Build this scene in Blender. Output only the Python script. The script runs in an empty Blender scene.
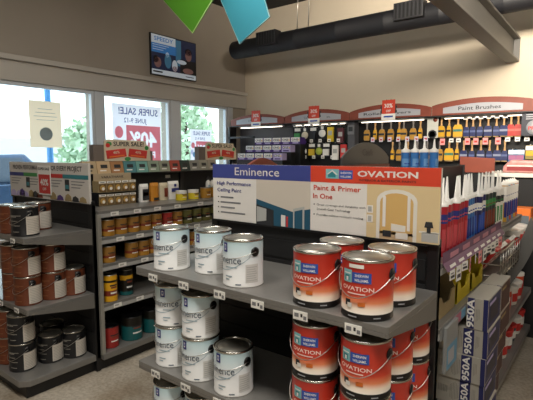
import bpy, math, random
from mathutils import Vector, Matrix
random.seed(7)
D = bpy.data
COL = bpy.context.scene.collection
PI = math.pi

# ---------------------------------------------------------------- materials
def lin(h):
    h = h.lstrip('#')
    o = []
    for i in (0, 2, 4):
        c = int(h[i:i+2], 16) / 255
        o.append(c/12.92 if c <= .04045 else ((c+.055)/1.055)**2.4)
    return (*o, 1)
_m = {}
def mat(name, hexc, rough=.5, metal=0., noise=0., scale=20., bump=0., coat=0.):
    if name in _m: return _m[name]
    m = D.materials.new(name); m.use_nodes = True
    nt = m.node_tree; b = nt.nodes['Principled BSDF']
    c = lin(hexc)
    b.inputs['Base Color'].default_value = c
    b.inputs['Roughness'].default_value = rough
    b.inputs['Metallic'].default_value = metal
    if coat: b.inputs['Coat Weight'].default_value = coat
    if noise or bump:
        tc = nt.nodes.new('ShaderNodeTexCoord')
        n = nt.nodes.new('ShaderNodeTexNoise'); n.inputs['Scale'].default_value = scale; n.inputs['Detail'].default_value = 5
        nt.links.new(tc.outputs['Object'], n.inputs['Vector'])
        if noise:
            r = nt.nodes.new('ShaderNodeValToRGB')
            r.color_ramp.elements[0].position = .35; r.color_ramp.elements[1].position = .65
            r.color_ramp.elements[0].color = (*[v*(1-noise) for v in c[:3]], 1)
            r.color_ramp.elements[1].color = (*[min(1, v*(1+noise)) for v in c[:3]], 1)
            nt.links.new(n.outputs['Fac'], r.inputs['Fac']); nt.links.new(r.outputs['Color'], b.inputs['Base Color'])
        if bump:
            bp = nt.nodes.new('ShaderNodeBump'); bp.inputs['Strength'].default_value = bump; bp.inputs['Distance'].default_value = .01
            nt.links.new(n.outputs['Fac'], bp.inputs['Height']); nt.links.new(bp.outputs['Normal'], b.inputs['Normal'])
    _m[name] = m
    return m
def ramp_mat(name, stops, rough=.4, axis='Z', coat=0.):
    """printed label whose ink blends along an object axis; stops = [(metres, hex)...]"""
    m = D.materials.new(name); m.use_nodes = True
    nt = m.node_tree; b = nt.nodes['Principled BSDF']; b.inputs['Roughness'].default_value = rough
    if coat: b.inputs['Coat Weight'].default_value = coat; b.inputs['Coat Roughness'].default_value = .15
    tc = nt.nodes.new('ShaderNodeTexCoord'); s = nt.nodes.new('ShaderNodeSeparateXYZ')
    nt.links.new(tc.outputs['Object'], s.inputs[0])
    lo, hi = stops[0][0], stops[-1][0]
    mr = nt.nodes.new('ShaderNodeMapRange'); mr.inputs['From Min'].default_value = lo; mr.inputs['From Max'].default_value = hi
    nt.links.new(s.outputs[axis], mr.inputs['Value'])
    r = nt.nodes.new('ShaderNodeValToRGB'); e = r.color_ramp.elements
    while len(e) < len(stops): e.new(.5)
    for i, (p, h) in enumerate(stops):
        e[i].position = (p-lo)/(hi-lo)
    for i, (p, h) in enumerate(stops): e[i].color = lin(h)
    nt.links.new(mr.outputs['Result'], r.inputs['Fac']); nt.links.new(r.outputs['Color'], b.inputs['Base Color'])
    _m[name] = m
    return m
def emit_mat(name, hexc, s):
    m = D.materials.new(name); m.use_nodes = True
    b = m.node_tree.nodes['Principled BSDF']
    b.inputs['Base Color'].default_value = lin(hexc)
    b.inputs['Emission Color'].default_value = lin(hexc); b.inputs['Emission Strength'].default_value = s
    _m[name] = m
    return m
def paper_mat(name, hexc, t=.5):
    """thin printed paper that lets some of the daylight behind it through"""
    m = D.materials.new(name); m.use_nodes = True
    nt = m.node_tree; b = nt.nodes['Principled BSDF']; b.inputs['Base Color'].default_value = lin(hexc); b.inputs['Roughness'].default_value = .8
    tr = nt.nodes.new('ShaderNodeBsdfTranslucent'); tr.inputs['Color'].default_value = lin(hexc)
    mx = nt.nodes.new('ShaderNodeMixShader'); mx.inputs[0].default_value = t
    nt.links.new(b.outputs[0], mx.inputs[1]); nt.links.new(tr.outputs[0], mx.inputs[2])
    nt.links.new(mx.outputs[0], nt.nodes['Material Output'].inputs['Surface'])
    _m[name] = m
    return m
def glass_mat(name, tint='dfe8ea'):
    m = D.materials.new(name); m.use_nodes = True
    nt = m.node_tree; nt.nodes.remove(nt.nodes['Principled BSDF'])
    t = nt.nodes.new('ShaderNodeBsdfTransparent'); t.inputs['Color'].default_value = lin(tint)
    g = nt.nodes.new('ShaderNodeBsdfGlossy'); g.inputs['Roughness'].default_value = .02
    lw = nt.nodes.new('ShaderNodeLayerWeight'); lw.inputs['Blend'].default_value = .5
    pw = nt.nodes.new('ShaderNodeMath'); pw.operation = 'POWER'; pw.inputs[1].default_value = 4
    f = nt.nodes.new('ShaderNodeMath'); f.operation = 'MULTIPLY_ADD'; f.inputs[1].default_value = .5; f.inputs[2].default_value = .02
    nt.links.new(lw.outputs['Facing'], pw.inputs[0]); nt.links.new(pw.outputs[0], f.inputs[0])
    mx = nt.nodes.new('ShaderNodeMixShader')
    nt.links.new(f.outputs[0], mx.inputs[0]); nt.links.new(t.outputs[0], mx.inputs[1]); nt.links.new(g.outputs[0], mx.inputs[2])
    nt.links.new(mx.outputs[0], nt.nodes['Material Output'].inputs['Surface'])
    _m[name] = m
    return m

WALL = mat('wall_paint_shaded', 'a9a094', .9, noise=.02, scale=2)  # backlit shade of the window wall put into a darker, greyer tone
WALLB = mat('wall_paint_lit', 'd0c3ae', .9, noise=.02, scale=2)  # same paint, its lit look on the back wall put into the colour
TRIM = mat('trim_paint', 'c4beb5', .6)
FRAME = mat('window_frame_white', 'd5dae0', .4)
CEIL = mat('dark_ceiling', '2a2725', .9)
BLACK = mat('black_metal', '121214', .45)
BOARD = mat('black_slatwall', '0d0e10', .6)
SHELF = mat('grey_shelf_metal', '82807c', .33, metal=.35, noise=.03, scale=60)
SHELFD = mat('grey_shelf_lip', '77746f', .45, metal=.2)
WHITE = mat('white_print', 'e9e7e2', .5)
TAGW = mat('price_tag_white', 'e8e6df', .5)
TAGP = mat('price_tag_pink', 'e59a9a', .5)
INK = mat('dark_ink', '2a2a2c', .5)
GINK = mat('grey_ink', '77787a', .5)
NAVY = mat('navy_print', '27307a', .45)
BLUE = mat('blue_print', '2c50a8', .4)
SIGNB = mat('sign_indigo', '3c4689', .45)
SIGNR = mat('sign_red', 'd0442c', .45)
SIGNW = mat('sign_white', 'dcd8d2', .45)
RED = mat('red_print', 'c3322e', .45)
TEAL = mat('teal_print', '2f7f8a', .4)
TEALL = mat('pale_teal_print', '7fb9bd', .4)
CHROME = mat('tin_metal', 'c8c5bd', .22, metal=1)
LIDM = mat('lid_metal', 'bdb9ae', .3, metal=.9)
WIRE = mat('wire_metal', 'b9b6b0', .3, metal=1)
PLBLK = mat('black_plastic', '101012', .35)
PLWHT = mat('white_plastic', 'e6e3dc', .4)
YEL = mat('yellow_print', 'e2a81e', .45)
YELB = mat('yellow_bright', 'd9c22a', .5)
ORANGE = mat('orange_print', 'd8702a', .45)
MAROON = mat('maroon_board', '7d3a28', .5, noise=.08, scale=8)
LABEL = mat('header_grey', 'a4a6ac', .4)
WOOD = mat('handle_wood', 'c39a68', .55, noise=.08, scale=40)
BRIST = mat('bristle_tan', '9a8058', .8)
PURPLE = mat('purple_card', '4a2f7a', .5)
LILAC = mat('lilac_card', 'b6aad2', .5)
GREEN = mat('green_print', '3d8b4a', .5)
KRAFT = mat('kraft_card', '9d8a63', .8, noise=.06)
CARTON = mat('carton_white', 'a9a499', .6)
GLASS = glass_mat('window_glass')

# ---------------------------------------------------------------- mesh builder
_txt = {}
def text_geo(s, bold=0.):
    k = (s, bold)
    if k in _txt: return _txt[k]
    c = D.curves.new('t', 'FONT'); c.body = s; c.size = 1; c.resolution_u = 2; c.offset = bold; c.fill_mode = 'FRONT'
    o = D.objects.new('t', c)
    me = D.meshes.new_from_object(o)
    vs = [(v.co.x, v.co.y) for v in me.vertices]; fs = [tuple(p.vertices) for p in me.polygons]
    D.objects.remove(o); D.meshes.remove(me); D.curves.remove(c)
    x0 = min(v[0] for v in vs); x1 = max(v[0] for v in vs)
    _txt[k] = ([((x-(x0+x1)/2), y) for x, y in vs], fs, x1-x0)
    return _txt[k]

class MB:
    def __init__(s): s.v = []; s.f = []; s.mi = []; s.sm = []; s.mats = []; s.T = Matrix()
    def _mi(s, m):
        if m not in s.mats: s.mats.append(m)
        return s.mats.index(m)
    def add(s, vs, fs, m, smooth=False):
        o = len(s.v); k = s._mi(m)
        s.v += [tuple(s.T @ Vector(p)) for p in vs]
        for f in fs: s.f.append(tuple(i+o for i in f)); s.mi.append(k); s.sm.append(smooth)
        return s
    def box(s, x0, x1, y0, y1, z0, z1, m):
        if x0 > x1: x0, x1 = x1, x0
        if y0 > y1: y0, y1 = y1, y0
        if z0 > z1: z0, z1 = z1, z0
        vs = [(x, y, z) for z in (z0, z1) for y in (y0, y1) for x in (x0, x1)]
        return s.add(vs, [(0,2,3,1),(4,5,7,6),(0,1,5,4),(2,6,7,3),(0,4,6,2),(1,3,7,5)], m)
    def prism(s, poly, fr, d0, d1, m):
        """poly of (a,b); fr(a,b,d)->xyz"""
        n = len(poly)
        vs = [fr(a, b, d0) for a, b in poly] + [fr(a, b, d1) for a, b in poly]
        fs = [tuple(range(n-1, -1, -1)), tuple(range(n, 2*n))] + [(i, (i+1) % n, n+(i+1) % n, n+i) for i in range(n)]
        return s.add(vs, fs, m)
    def lathe(s, prof, m, n=32, c=(0,0,0), axis='z', smooth=True, cap=True):
        vs = []; fs = []
        for r, z in prof:
            for i in range(n):
                a = 2*PI*i/n
                p = (r*math.cos(a), r*math.sin(a), z)
                if axis == 'y': p = (p[0], p[2], p[1])
                if axis == 'x': p = (p[2], p[0], p[1])
                vs.append((p[0]+c[0], p[1]+c[1], p[2]+c[2]))
        for j in range(len(prof)-1):
            for i in range(n):
                fs.append((j*n+i, j*n+(i+1) % n, (j+1)*n+(i+1) % n, (j+1)*n+i))
        s.add(vs, fs, m, smooth)
        if cap:
            for j, rev in ((0, True), (len(prof)-1, False)):
                if prof[j][0] > 1e-5:
                    f = tuple(range(j*n, j*n+n)); s.add(vs, [f[::-1] if rev else f], m)
        return s
    def tube(s, pts, r, m, n=8, closed=False):
        pts = [Vector(p) for p in pts]; vs = []; fs = []; N = len(pts)
        for i, p in enumerate(pts):
            t = (pts[(i+1) % N] if (closed or i < N-1) else p) - (pts[i-1] if (closed or i > 0) else p)
            t.normalize()
            u = t.cross(Vector((0,0,1)))
            if u.length < 1e-3: u = t.cross(Vector((1,0,0)))
            u.normalize(); w = u.cross(t)
            rr = r[i] if isinstance(r, (list, tuple)) else r
            for k in range(n):
                a = 2*PI*k/n; vs.append(p + u*math.cos(a)*rr + w*math.sin(a)*rr)
        R = N if closed else N-1
        for i in range(R):
            for k in range(n):
                j = (i+1) % N
                fs.append((i*n+k, i*n+(k+1) % n, j*n+(k+1) % n, j*n+k))
        if not closed: fs += [tuple(range(n))[::-1], tuple(range((N-1)*n, N*n))]
        return s.add(vs, fs, m, True)
    def patch(s, R, th0, th1, z0, z1, m, n=6):
        """thin printed patch on a can; theta 0 faces -Y, + goes to +X (degrees)"""
        vs = []; fs = []
        for i in range(n+1):
            a = math.radians(th0 + (th1-th0)*i/n)
            for z in (z0, z1): vs.append((R*math.sin(a), -R*math.cos(a), z))
        for i in range(n): fs.append((2*i, 2*i+2, 2*i+3, 2*i+1))
        return s.add(vs, fs, m, True)
    def text(s, t, m, fr, w=None, size=None, bold=0.):
        vs, fs, W = text_geo(t, bold)
        k = (w/W) if w else size
        kh = size if size else k
        return s.add([fr(x*k, y*kh) for x, y in vs], fs, m)
    def ctext(s, t, m, R, th, z, w=None, size=None, bold=0.):
        a0 = math.radians(th)
        return s.text(t, m, lambda u, v: (R*math.sin(a0+u/R), -R*math.cos(a0+u/R), z+v), w, size, bold)
    def obj(s, name, parent=None, bev=0., seg=2, loc=None, rot=None):
        me = D.meshes.new(name); me.from_pydata(s.v, [], s.f)
        for m in s.mats: me.materials.append(m)
        me.polygons.foreach_set('material_index', s.mi); me.polygons.foreach_set('use_smooth', s.sm); me.update()
        o = D.objects.new(name, me); COL.objects.link(o)
        if parent: o.parent = parent
        if bev:
            b = o.modifiers.new('bev', 'BEVEL'); b.width = bev; b.segments = seg; b.limit_method = 'ANGLE'; b.angle_limit = .6
        if loc: o.location = loc
        if rot: o.rotation_euler = rot
        return o
FY = lambda x, y, z: (lambda u, v: (x+u, y, z+v))      # a face that looks towards -Y
FX = lambda x, y, z: (lambda u, v: (x, y+u, z+v))      # a face that looks towards +X

def tag(o, label, cat, group=None):
    o['label'] = label; o['category'] = cat
    if group: o['group'] = group
    return o
def thing(name, label, cat, loc=(0,0,0), rz=0., group=None):
    o = D.objects.new(name, None); COL.objects.link(o); o.empty_display_size = .1
    o.location = loc; o.rotation_euler = (0, 0, rz)
    return tag(o, label, cat, group)
def dup(root, label, loc, rz=None, group=None):
    r = root.copy(); COL.objects.link(r); r.location = loc
    if rz is not None: r.rotation_euler = (0, 0, rz)
    r['label'] = label
    if group: r['group'] = group
    for ch in list(root.children):
        c = ch.copy(); COL.objects.link(c); c.parent = r
        for g in list(ch.children):
            d = g.copy(); COL.objects.link(d); d.parent = c
    return r
class Kind:
    """first call makes the thing, later calls copy it with its parts"""
    def __init__(s, make): s.make = make; s.o = None
    def __call__(s, label, loc, rz=0., group=None):
        if s.o is None:
            s.o = s.make(); s.o.location = loc; s.o.rotation_euler = (0,0,rz); s.o['label'] = label
            if group: s.o['group'] = group
            return s.o
        return dup(s.o, label, loc, rz, group)
def struct(o): o['kind'] = 'structure'; return o
ORD = ['first','second','third','fourth','fifth','sixth','seventh','eighth','ninth','tenth','eleventh','twelfth','thirteenth','fourteenth','fifteenth','sixteenth','seventeenth','eighteenth','nineteenth','twentieth','twenty-first','twenty-second','twenty-third','twenty-fourth','twenty-fifth','twenty-sixth','twenty-seventh','twenty-eighth','twenty-ninth','thirtieth']

# ---------------------------------------------------------------- camera
cam = D.cameras.new('camera'); co = D.objects.new('camera', cam); COL.objects.link(co)
cam.sensor_width = 36; cam.lens = 453.7/533*36; cam.clip_start = .05
co.location = (0, 0, 1.6); co.rotation_euler = (math.radians(90-5.7), 0, math.radians(37.7))
bpy.context.scene.camera = co

# ---------------------------------------------------------------- the room
XL, XR, YB, YF, ZC = -5.05, 3.6, 5.95, -3.6, 3.90
def floor_mat():
    m = D.materials.new('speckled_floor'); m.use_nodes = True
    nt = m.node_tree; b = nt.nodes['Principled BSDF']; b.inputs['Roughness'].default_value = .38
    tc = nt.nodes.new('ShaderNodeTexCoord')
    n1 = nt.nodes.new('ShaderNodeTexNoise'); n1.inputs['Scale'].default_value = 45; n1.inputs['Detail'].default_value = 6
    n2 = nt.nodes.new('ShaderNodeTexNoise'); n2.inputs['Scale'].default_value = 3; n2.inputs['Detail'].default_value = 3
    for n in (n1, n2): nt.links.new(tc.outputs['Object'], n.inputs['Vector'])
    r1 = nt.nodes.new('ShaderNodeValToRGB'); e = r1.color_ramp.elements
    e[0].position = .36; e[0].color = lin('a3998a'); e[1].position = .62; e[1].color = lin('bdb4a5')
    r2 = nt.nodes.new('ShaderNodeValToRGB'); e = r2.color_ramp.elements
    e[0].position = .35; e[0].color = lin('d8d0c6'); e[1].position = .65; e[1].color = lin('ffffff')
    mx = nt.nodes.new('ShaderNodeMix'); mx.data_type = 'RGBA'; mx.blend_type = 'MULTIPLY'; mx.inputs['Factor'].default_value = 1
    nt.links.new(n1.outputs['Fac'], r1.inputs['Fac']); nt.links.new(n2.outputs['Fac'], r2.inputs['Fac'])
    nt.links.new(r1.outputs['Color'], mx.inputs[6]); nt.links.new(r2.outputs['Color'], mx.inputs[7])
    nt.links.new(mx.outputs[2], b.inputs['Base Color'])
    return m
struct(MB().box(XL, XR, YF, YB, -.1, 0, floor_mat()).obj('floor'))
struct(MB().box(XL-.2, XR+.1, YF-.1, YB+.1, ZC, ZC+.1, CEIL).obj('ceiling'))
struct(MB().box(XL-.2, XR+.1, YB, YB+.1, -.1, ZC, WALLB).obj('wall_back'))
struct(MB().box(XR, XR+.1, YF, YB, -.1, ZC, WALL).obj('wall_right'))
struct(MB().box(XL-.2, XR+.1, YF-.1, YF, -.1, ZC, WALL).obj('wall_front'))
WINS = [(1.86, 3.135), (3.235, 4.315), (4.465, 5.50)]
ZS, ZH = .72, 2.365
w = MB()
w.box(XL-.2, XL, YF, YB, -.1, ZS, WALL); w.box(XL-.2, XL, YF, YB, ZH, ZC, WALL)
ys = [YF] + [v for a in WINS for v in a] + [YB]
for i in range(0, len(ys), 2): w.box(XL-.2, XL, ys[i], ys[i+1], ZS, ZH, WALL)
struct(w.obj('wall_left'))
for i, (a, b) in enumerate(WINS):
    f = MB(); t = .04
    f.box(XL-.06, XL+.004, a, a+t, ZS, ZH, FRAME).box(XL-.06, XL+.004, b-t, b, ZS, ZH, FRAME)
    f.box(XL-.06, XL+.004, a+t, b-t, ZS, ZS+t, FRAME).box(XL-.06, XL+.004, a+t, b-t, ZH-t, ZH, FRAME)
    fo = struct(f.obj('window_%d' % (i+1), bev=.006))
    MB().box(XL-.034, XL-.028, a+t, b-t, ZS+t, ZH-t, GLASS).obj('pane', fo)
# casings between the windows, head band and ledge of the window wall
c = MB()
for a, b in ((1.70, 1.86), (3.135, 3.235), (4.315, 4.465), (5.50, 5.62)):
    c.box(XL, XL+.012, a, b, ZS, ZH, FRAME)
struct(c.obj('trim_1', bev=.005))
c = MB().box(XL, XL+.03, YF, YB, ZH, 2.55, TRIM).box(XL, XL+.025, YF, YB, 2.55, 2.575, TRIM).box(XL, XL+.06, YF, YB, 2.575, 2.63, TRIM)
struct(c.obj('trim_2', bev=.006))
struct(MB().box(XL, XL+.07, YF, YB, ZS-.05, ZS, TRIM).obj('trim_3', bev=.006))
struct(MB().box(XL+.0, XL+.015, YF, YB, 0, .1, BLACK).obj('baseboard_left'))
struct(MB().box(XL+.02, XR, YB-.015, YB, 0, .1, BLACK).obj('baseboard_back'))

# steel beam that reaches the back wall, duct with registers below the dark ceiling
STEEL = mat('painted_steel', '5b5955', .5)
bm = MB()
bm.box(-1.10, -.96, -1.5, YB, 2.652, 2.672, STEEL).box(-1.10, -.96, -1.5, YB, 2.905, 2.925, STEEL).box(-1.037, -1.023, -1.5, YB, 2.672, 2.905, STEEL)
bm.box(-1.10, -.96, YB-.02, YB, 2.652, 2.925, STEEL)
bm = tag(bm.obj('steel_beam', bev=.004), 'grey painted steel I-beam running under the ceiling to the back wall', 'beam')
DUCT = mat('black_duct', '131317', .6, noise=.1, scale=12)
DY, DZ, DR = 5.0, 3.08, .122
d = thing('ventilation_duct', 'long round black ventilation duct hung high along the back wall', 'duct', (-4.45, DY, DZ))
prof = [(0, 0), (DR*.9, .0), (DR, .02)]
x = .5
while x < 6.8:
    prof += [(DR, x-.006), (DR+.002, x), (DR, x+.006)]; x += .6
prof += [(DR, 6.9)]
MB().lathe(prof, DUCT, 28, axis='x').obj('duct_pipe', d)
for k, xx in enumerate((.70, 2.60)):
    r = MB().box(xx-.16, xx+.16, -DR-.055, -DR*.35, -.05, .13, DUCT).obj('air_register', d, bev=.006)
    g = MB()
    for j in range(7): g.box(xx-.14+j*.043, xx-.122+j*.043, -DR-.062, -DR-.05, -.035, .115, mat('grille_black', '09090b', .9))
    g.obj('grille', r)
for xx in (1.08, 1.25, 4.9):
    MB().tube([(xx, 0, DR), (xx+.02, 0, ZC-DZ)], .006, WIRE).obj('hanger_rod', d)
MB().box(1.0, 1.33, -.02, .02, ZC-DZ-.03, ZC-DZ, BLACK).obj('hanger_bracket', d)

# pennant boards hung from the ceiling
def pennant(name, label, pts, y, colr, edge, wires):
    t = thing(name, label, 'hanging sign', (0, y, 0))
    MB().prism(pts, lambda a, b, d: (a, d, b), -.006, .006, colr).obj('board', t)
    e = MB(); n = len(pts)
    e.tube([(p[0], -.006, p[1]) for p in pts], .005, edge, 6, closed=True).obj('edge_trim', t)
    for a, b in wires: MB().tube([(a, 0, b), (a, 0, ZC)], .0025, WIRE, 6).obj('hanging_wire', t)
PG = mat('pennant_green', '56992a', .5); PGE = mat('pennant_green_edge', 'b6d98b', .5)
PT = mat('pennant_teal', '3a8ea3', .5); PTE = mat('pennant_teal_edge', '9fc8cc', .5)
pennant('hanging_pennant', 'lime green pointed board hung from the ceiling above the screen', [(-2.963, 2.642), (-2.55, 3.027), (-2.95, 3.42), (-3.36, 3.01)], 2.8, PG, PGE, [(-2.95, 3.41)])
pennant('hanging_pennant', 'teal tilted board hung from the ceiling between lime pennant and duct', [(-2.603, 2.536), (-2.283, 2.70), (-2.50, 3.30), (-2.86, 3.02)], 3.0, PT, PTE, [(-2.52, 3.24)])

# screen on the window wall
s = thing('wall_screen', 'thin wall screen with SPEEDY advert on the window wall', 'screen', (XL-.03, 4.385, 2.95))
MB().box(.03, .06, -.415, .415, -.275, .275, PLBLK).obj('screen_body', s, bev=.006)
SC1 = emit_mat('screen_white', 'b9c2ca', .28); SC2 = emit_mat('screen_blue', '2f6fae', .28); SC3 = emit_mat('screen_navy', '1c2440', .28)
SC4 = emit_mat('screen_skin', '7d5a55', .2); SC5 = emit_mat('screen_dark', '1c1a1e', .08); SC6 = emit_mat('screen_teal', '3a6a86', .28)
X = .0605
f = MB()
f.box(.06, .0603, -.40, .40, -.262, .262, SC3)
f.box(.06, X, -.40, .02, .15, .262, SC1).box(.06, X, -.40, .04, .03, .15, SC2).box(.06, X, -.40, .40, -.262, -.195, SC1)
f.box(.06, X, .02, .12, -.1, .25, SC6).box(.06, X+.0002, .10, .40, -.19, .0, SC5)
def sheet(mb, x, y0, y1, z0, z1, m):
    mb.add([(x, y0, z0), (x, y1, z0), (x, y1, z1), (x, y0, z1)], [(0,1,2,3)], m)
def disc(mb, x, y, z, ry, rz, m, n=20):
    mb.add([(x, y+ry*math.cos(2*PI*i/n), z+rz*math.sin(2*PI*i/n)) for i in range(n)], [tuple(range(n))], m)
for (y, z, a, b, m) in ((-.30, -.10, .06, .07, SC4), (-.33, -.06, .045, .05, SC5), (-.12, -.06, .06, .10, SC6), (-.13, .02, .03, .035, SC1), (0, -.11, .05, .08, SC1), (.0, -.15, .04, .04, SC4), (.26, .07, .06, .08, SC4), (.26, .12, .065, .05, SC5), (.25, -.15, .10, .04, SC4), (.13, -.04, .09, .03, SC1)):
    disc(f, X+.0006, y, z, a, b, m)
f.text('SPEEDY', SC2, FX(X+.0008, -.19, .185), w=.33, size=.075, bold=.02)
for k in range(3): f.box(.06, X+.0006, -.38, -.38+.28-.05*k, .125-.03*k, .132-.03*k, SC1)
f.box(.06, X+.0006, -.38, -.22, -.235, -.215, SC5).box(.06, X+.0006, .2, .36, -.235, -.225, SC3)
f.obj('picture', s)

# ---------------------------------------------------------------- window papers
PAPW = paper_mat('poster_paper', 'e6e2ea', .62); PAPR = paper_mat('poster_red', 'ec8b92', .62); PAPT = paper_mat('notice_paper', 'e2cdb2', .5)
PAPB = paper_mat('poster_blue', '6d9fc4', .55); PAPI = paper_mat('poster_ink', '565b96', .4); PAPP = paper_mat('poster_lilac', 'c6cdea', .55); PAPG = paper_mat('notice_disc', '8b97a0', .35)
XP = XL-.018
n = thing('window_notice', 'beige paper notice with grey disc stuck on the first window pane', 'notice', (XP, 2.54, 1.935))
f = MB(); sheet(f, 0, -.180, .180, -.255, .255, PAPT); f.obj('sheet', n)
f = MB(); disc(f, .0008, .0, -.105, .073, .073, PAPG, 28)
for k, (a, b) in enumerate(((.0, .08), (.0, .11), (0, .13), (0, .10))): sheet(f, .0006, -b, b, .165-.04*k, .17-.04*k, PAPG)
f.obj('print', n)
def letters_cut(mb, x, y0, y1, z0, z1, m, texts, ny=150, nz=110):
    """printed field that leaves mirrored letters unprinted"""
    dy, dz = (y1-y0)/ny, (z1-z0)/nz; holes = set()
    for t, cy_, cz, w_, h_, bold in texts:
        vs, fs, W_ = text_geo(t, bold); k = w_/W_
        P = [((cy_-a*k-y0)/dy-.5, (cz+b*h_-z0)/dz-.5) for a, b in vs]
        for fc in fs:
            for q in range(1, len(fc)-1):
                A, B, C = P[fc[0]], P[fc[q]], P[fc[q+1]]
                d = (B[0]-A[0])*(C[1]-A[1])-(C[0]-A[0])*(B[1]-A[1])
                if abs(d) < 1e-9: continue
                for i in range(math.ceil(min(A[0], B[0], C[0])), math.floor(max(A[0], B[0], C[0]))+1):
                    for j in range(math.ceil(min(A[1], B[1], C[1])), math.floor(max(A[1], B[1], C[1]))+1):
                        u = ((i-A[0])*(C[1]-A[1])-(C[0]-A[0])*(j-A[1]))/d; v = ((B[0]-A[0])*(j-A[1])-(i-A[0])*(B[1]-A[1]))/d
                        if u >= -1e-6 and v >= -1e-6 and u+v <= 1+1e-6: holes.add((i, j))
    for j in range(nz):
        i = 0
        while i < ny:
            if (i, j) in holes: i += 1; continue
            k = i
            while k < ny and (k, j) not in holes: k += 1
            sheet(mb, x, y0+i*dy, y0+k*dy, z0+j*dz, z0+(j+1)*dz, m); i = k
def sale_poster(label, y0, y1, z0, z1, loc_seed):
    W, H = y1-y0, z1-z0
    p = thing('sale_poster', label, 'poster', (XP, (y0+y1)/2, z0))
    f = MB(); sheet(f, 0, -W/2, W/2, 0, H, PAPW); f.obj('sheet', p)
    f = MB()
    mir = lambda y, z: (lambda u, v: (.0016, y-u, z+v))
    f.text('SUPER SALE!', PAPI, mir(W*.02, H*.865), w=W*.80, size=H*.13, bold=.015)
    f.text('JUNE 9-12', PAPI, mir(-W*.05, H*.755), w=W*.46, size=H*.09, bold=.01)
    letters_cut(f, .0006, -W*.24, W*.47, H*.03, H*.72, PAPR, (('40%', W*.10, H*.43, W*.58, H*.29, .03), ('PAINTS', W*.10, H*.27, W*.50, H*.13, .02)))
    for (y, z, r, m) in ((-.38, .62, .08, PAPR), (-.33, .40, .07, PAPB), (-.43, .46, .06, PAPP)):
        disc(f, .0012, y*W, z*H, r*W, r*W*1.25, m)
    f.obj('print', p)
sale_poster('large white and red 40% sale poster in the middle window', 3.385, 4.16, 1.30, 2.25, 0)
sale_poster('small 40% sale poster in the window closest to the back wall', 4.70, 5.15, 1.35, 1.98, 1)

# ---------------------------------------------------------------- outside
ASPH = mat('asphalt', 'bdbec0', .9, noise=.08, scale=4)
struct(MB().box(-60, XL-.2, -30, 50, -.2, -.1, ASPH).obj('ground'))
LEAF = mat('leaf_green', 'b4cbae', .7, noise=.2, scale=3); BARK = mat('bark', '5b4a3c', .9)
def tree(label, x, y, h, r, seed):
    rnd = random.Random(seed)
    t = thing('parking_lot_tree', label, 'tree', (x, y, -.1), 0, 'trees outside the windows')
    MB().tube([(0,0,0), (.05,.02,h*.3), (0,.05,h*.75)], [.12, .09, .03], BARK).obj('trunk', t)
    f = MB()
    for i in range(900):
        while True:
            p = Vector((rnd.uniform(-1,1), rnd.uniform(-1,1), rnd.uniform(-1,1)))
            if .35 < p.length < 1: break
        lump = 1 + .18*math.sin(5*p.x+seed)*math.cos(4*p.z+seed*2)
        c = Vector((p.x*r*lump, p.y*r*lump, h*.62 + p.z*h*.38*lump))
        a = Vector((rnd.gauss(0,1), rnd.gauss(0,1), rnd.gauss(0,1))).normalized(); b = a.orthogonal().normalized(); q = .13
        f.add([c-a*q, c-b*q*.5, c+a*q, c+b*q*.5], [(0,1,2,3)], LEAF)
    f.obj('foliage', t)
tree('pale green tree seen through the first window beside the notice', -12.0, 7.0, 2.6, .6, 1)
tree('leafy green tree behind the large sale poster', -9.5, 8.6, 3.6, .75, 2)
tree('light green tree between large poster and window mullion', -10.2, 12.0, 3.6, .62, 3)
tree('green tree showing beside the small sale poster', -7.9, 11.6, 2.9, .45, 4)
POLEB = mat('pole_blue', '4484bd', .4)
p = thing('lamp_post', 'bright blue post standing in the car park outside', 'post', (-7.6, 3.86, -.1))
MB().lathe([(.05, .02), (.05, 5.2)], POLEB, 16).obj('pole', p)
MB().box(-.12, .12, -.12, .12, 0, .03, POLEB).obj('base_plate', p)
p = thing('sign_post', 'reddish post standing beyond the window near the back wall', 'post', (-7.4, 9.0, -.1))
MB().box(-.09, .09, -.09, .09, 0, 3.6, mat('post_red', 'b98a85', .6)).obj('pole', p); MB().box(-.2, .2, -.2, .2, 0, .05, STEEL).obj('base_plate', p)
def car(label, x, y, rz, body):
    CB = mat('car_paint', body, .25, metal=.3, coat=.5); CG = mat('car_glass', '2b3a4a', .1); TY = mat('tyre', '1a1a1a', .8)
    t = thing('parked_car', label, 'car', (x, y, -.1), rz)
    low = [(-2.25,.35),(-2.3,.75),(-2.2,1.0),(-1.0,1.1),(1.95,1.12),(2.25,.95),(2.28,.5),(2.2,.35)]
    b = MB().prism(low, lambda a, z, d: (a, d, z), -.9, .9, CB)
    top = [(-1.05,1.08),(-.35,1.68),(1.55,1.72),(2.1,1.1)]
    vs = [(a, s*(.85 if z < 1.3 else .68), z) for s in (-1, 1) for a, z in top]
    b.add(vs, [(0,1,2,3),(7,6,5,4),(0,4,5,1),(1,5,6,2),(2,6,7,3),(3,7,4,0)], CB)
    b.obj('car_body', t, bev=.05, seg=3)
    for s in (-1, 1):
        for q in ([(-.75,1.16),(-.3,1.6),(.4,1.63),(.4,1.16)], [(.48,1.16),(.48,1.63),(1.45,1.64),(1.8,1.16)]):
            MB().add([(a, s*(.865 if z < 1.3 else .705), z) for a, z in q], [(0,1,2,3)], CG).obj('side_window', t)
        for a in (-1.4, 1.4):
            wv = MB().lathe([(.0,-.11),(.30,-.11),(.34,-.07),(.34,.07),(.30,.11),(0,.11)], TY, 24, (a, s*.82, .34), axis='y').obj('wheel', t)
            MB().lathe([(0,-.118),(.2,-.118),(.2,.118),(0,.118)], STEEL, 16, (a, s*.82, .34), axis='y').obj('hubcap', wv)
car('blue parked car outside the first window', -10.6, 2.95, math.radians(86), '24405f')
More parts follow.
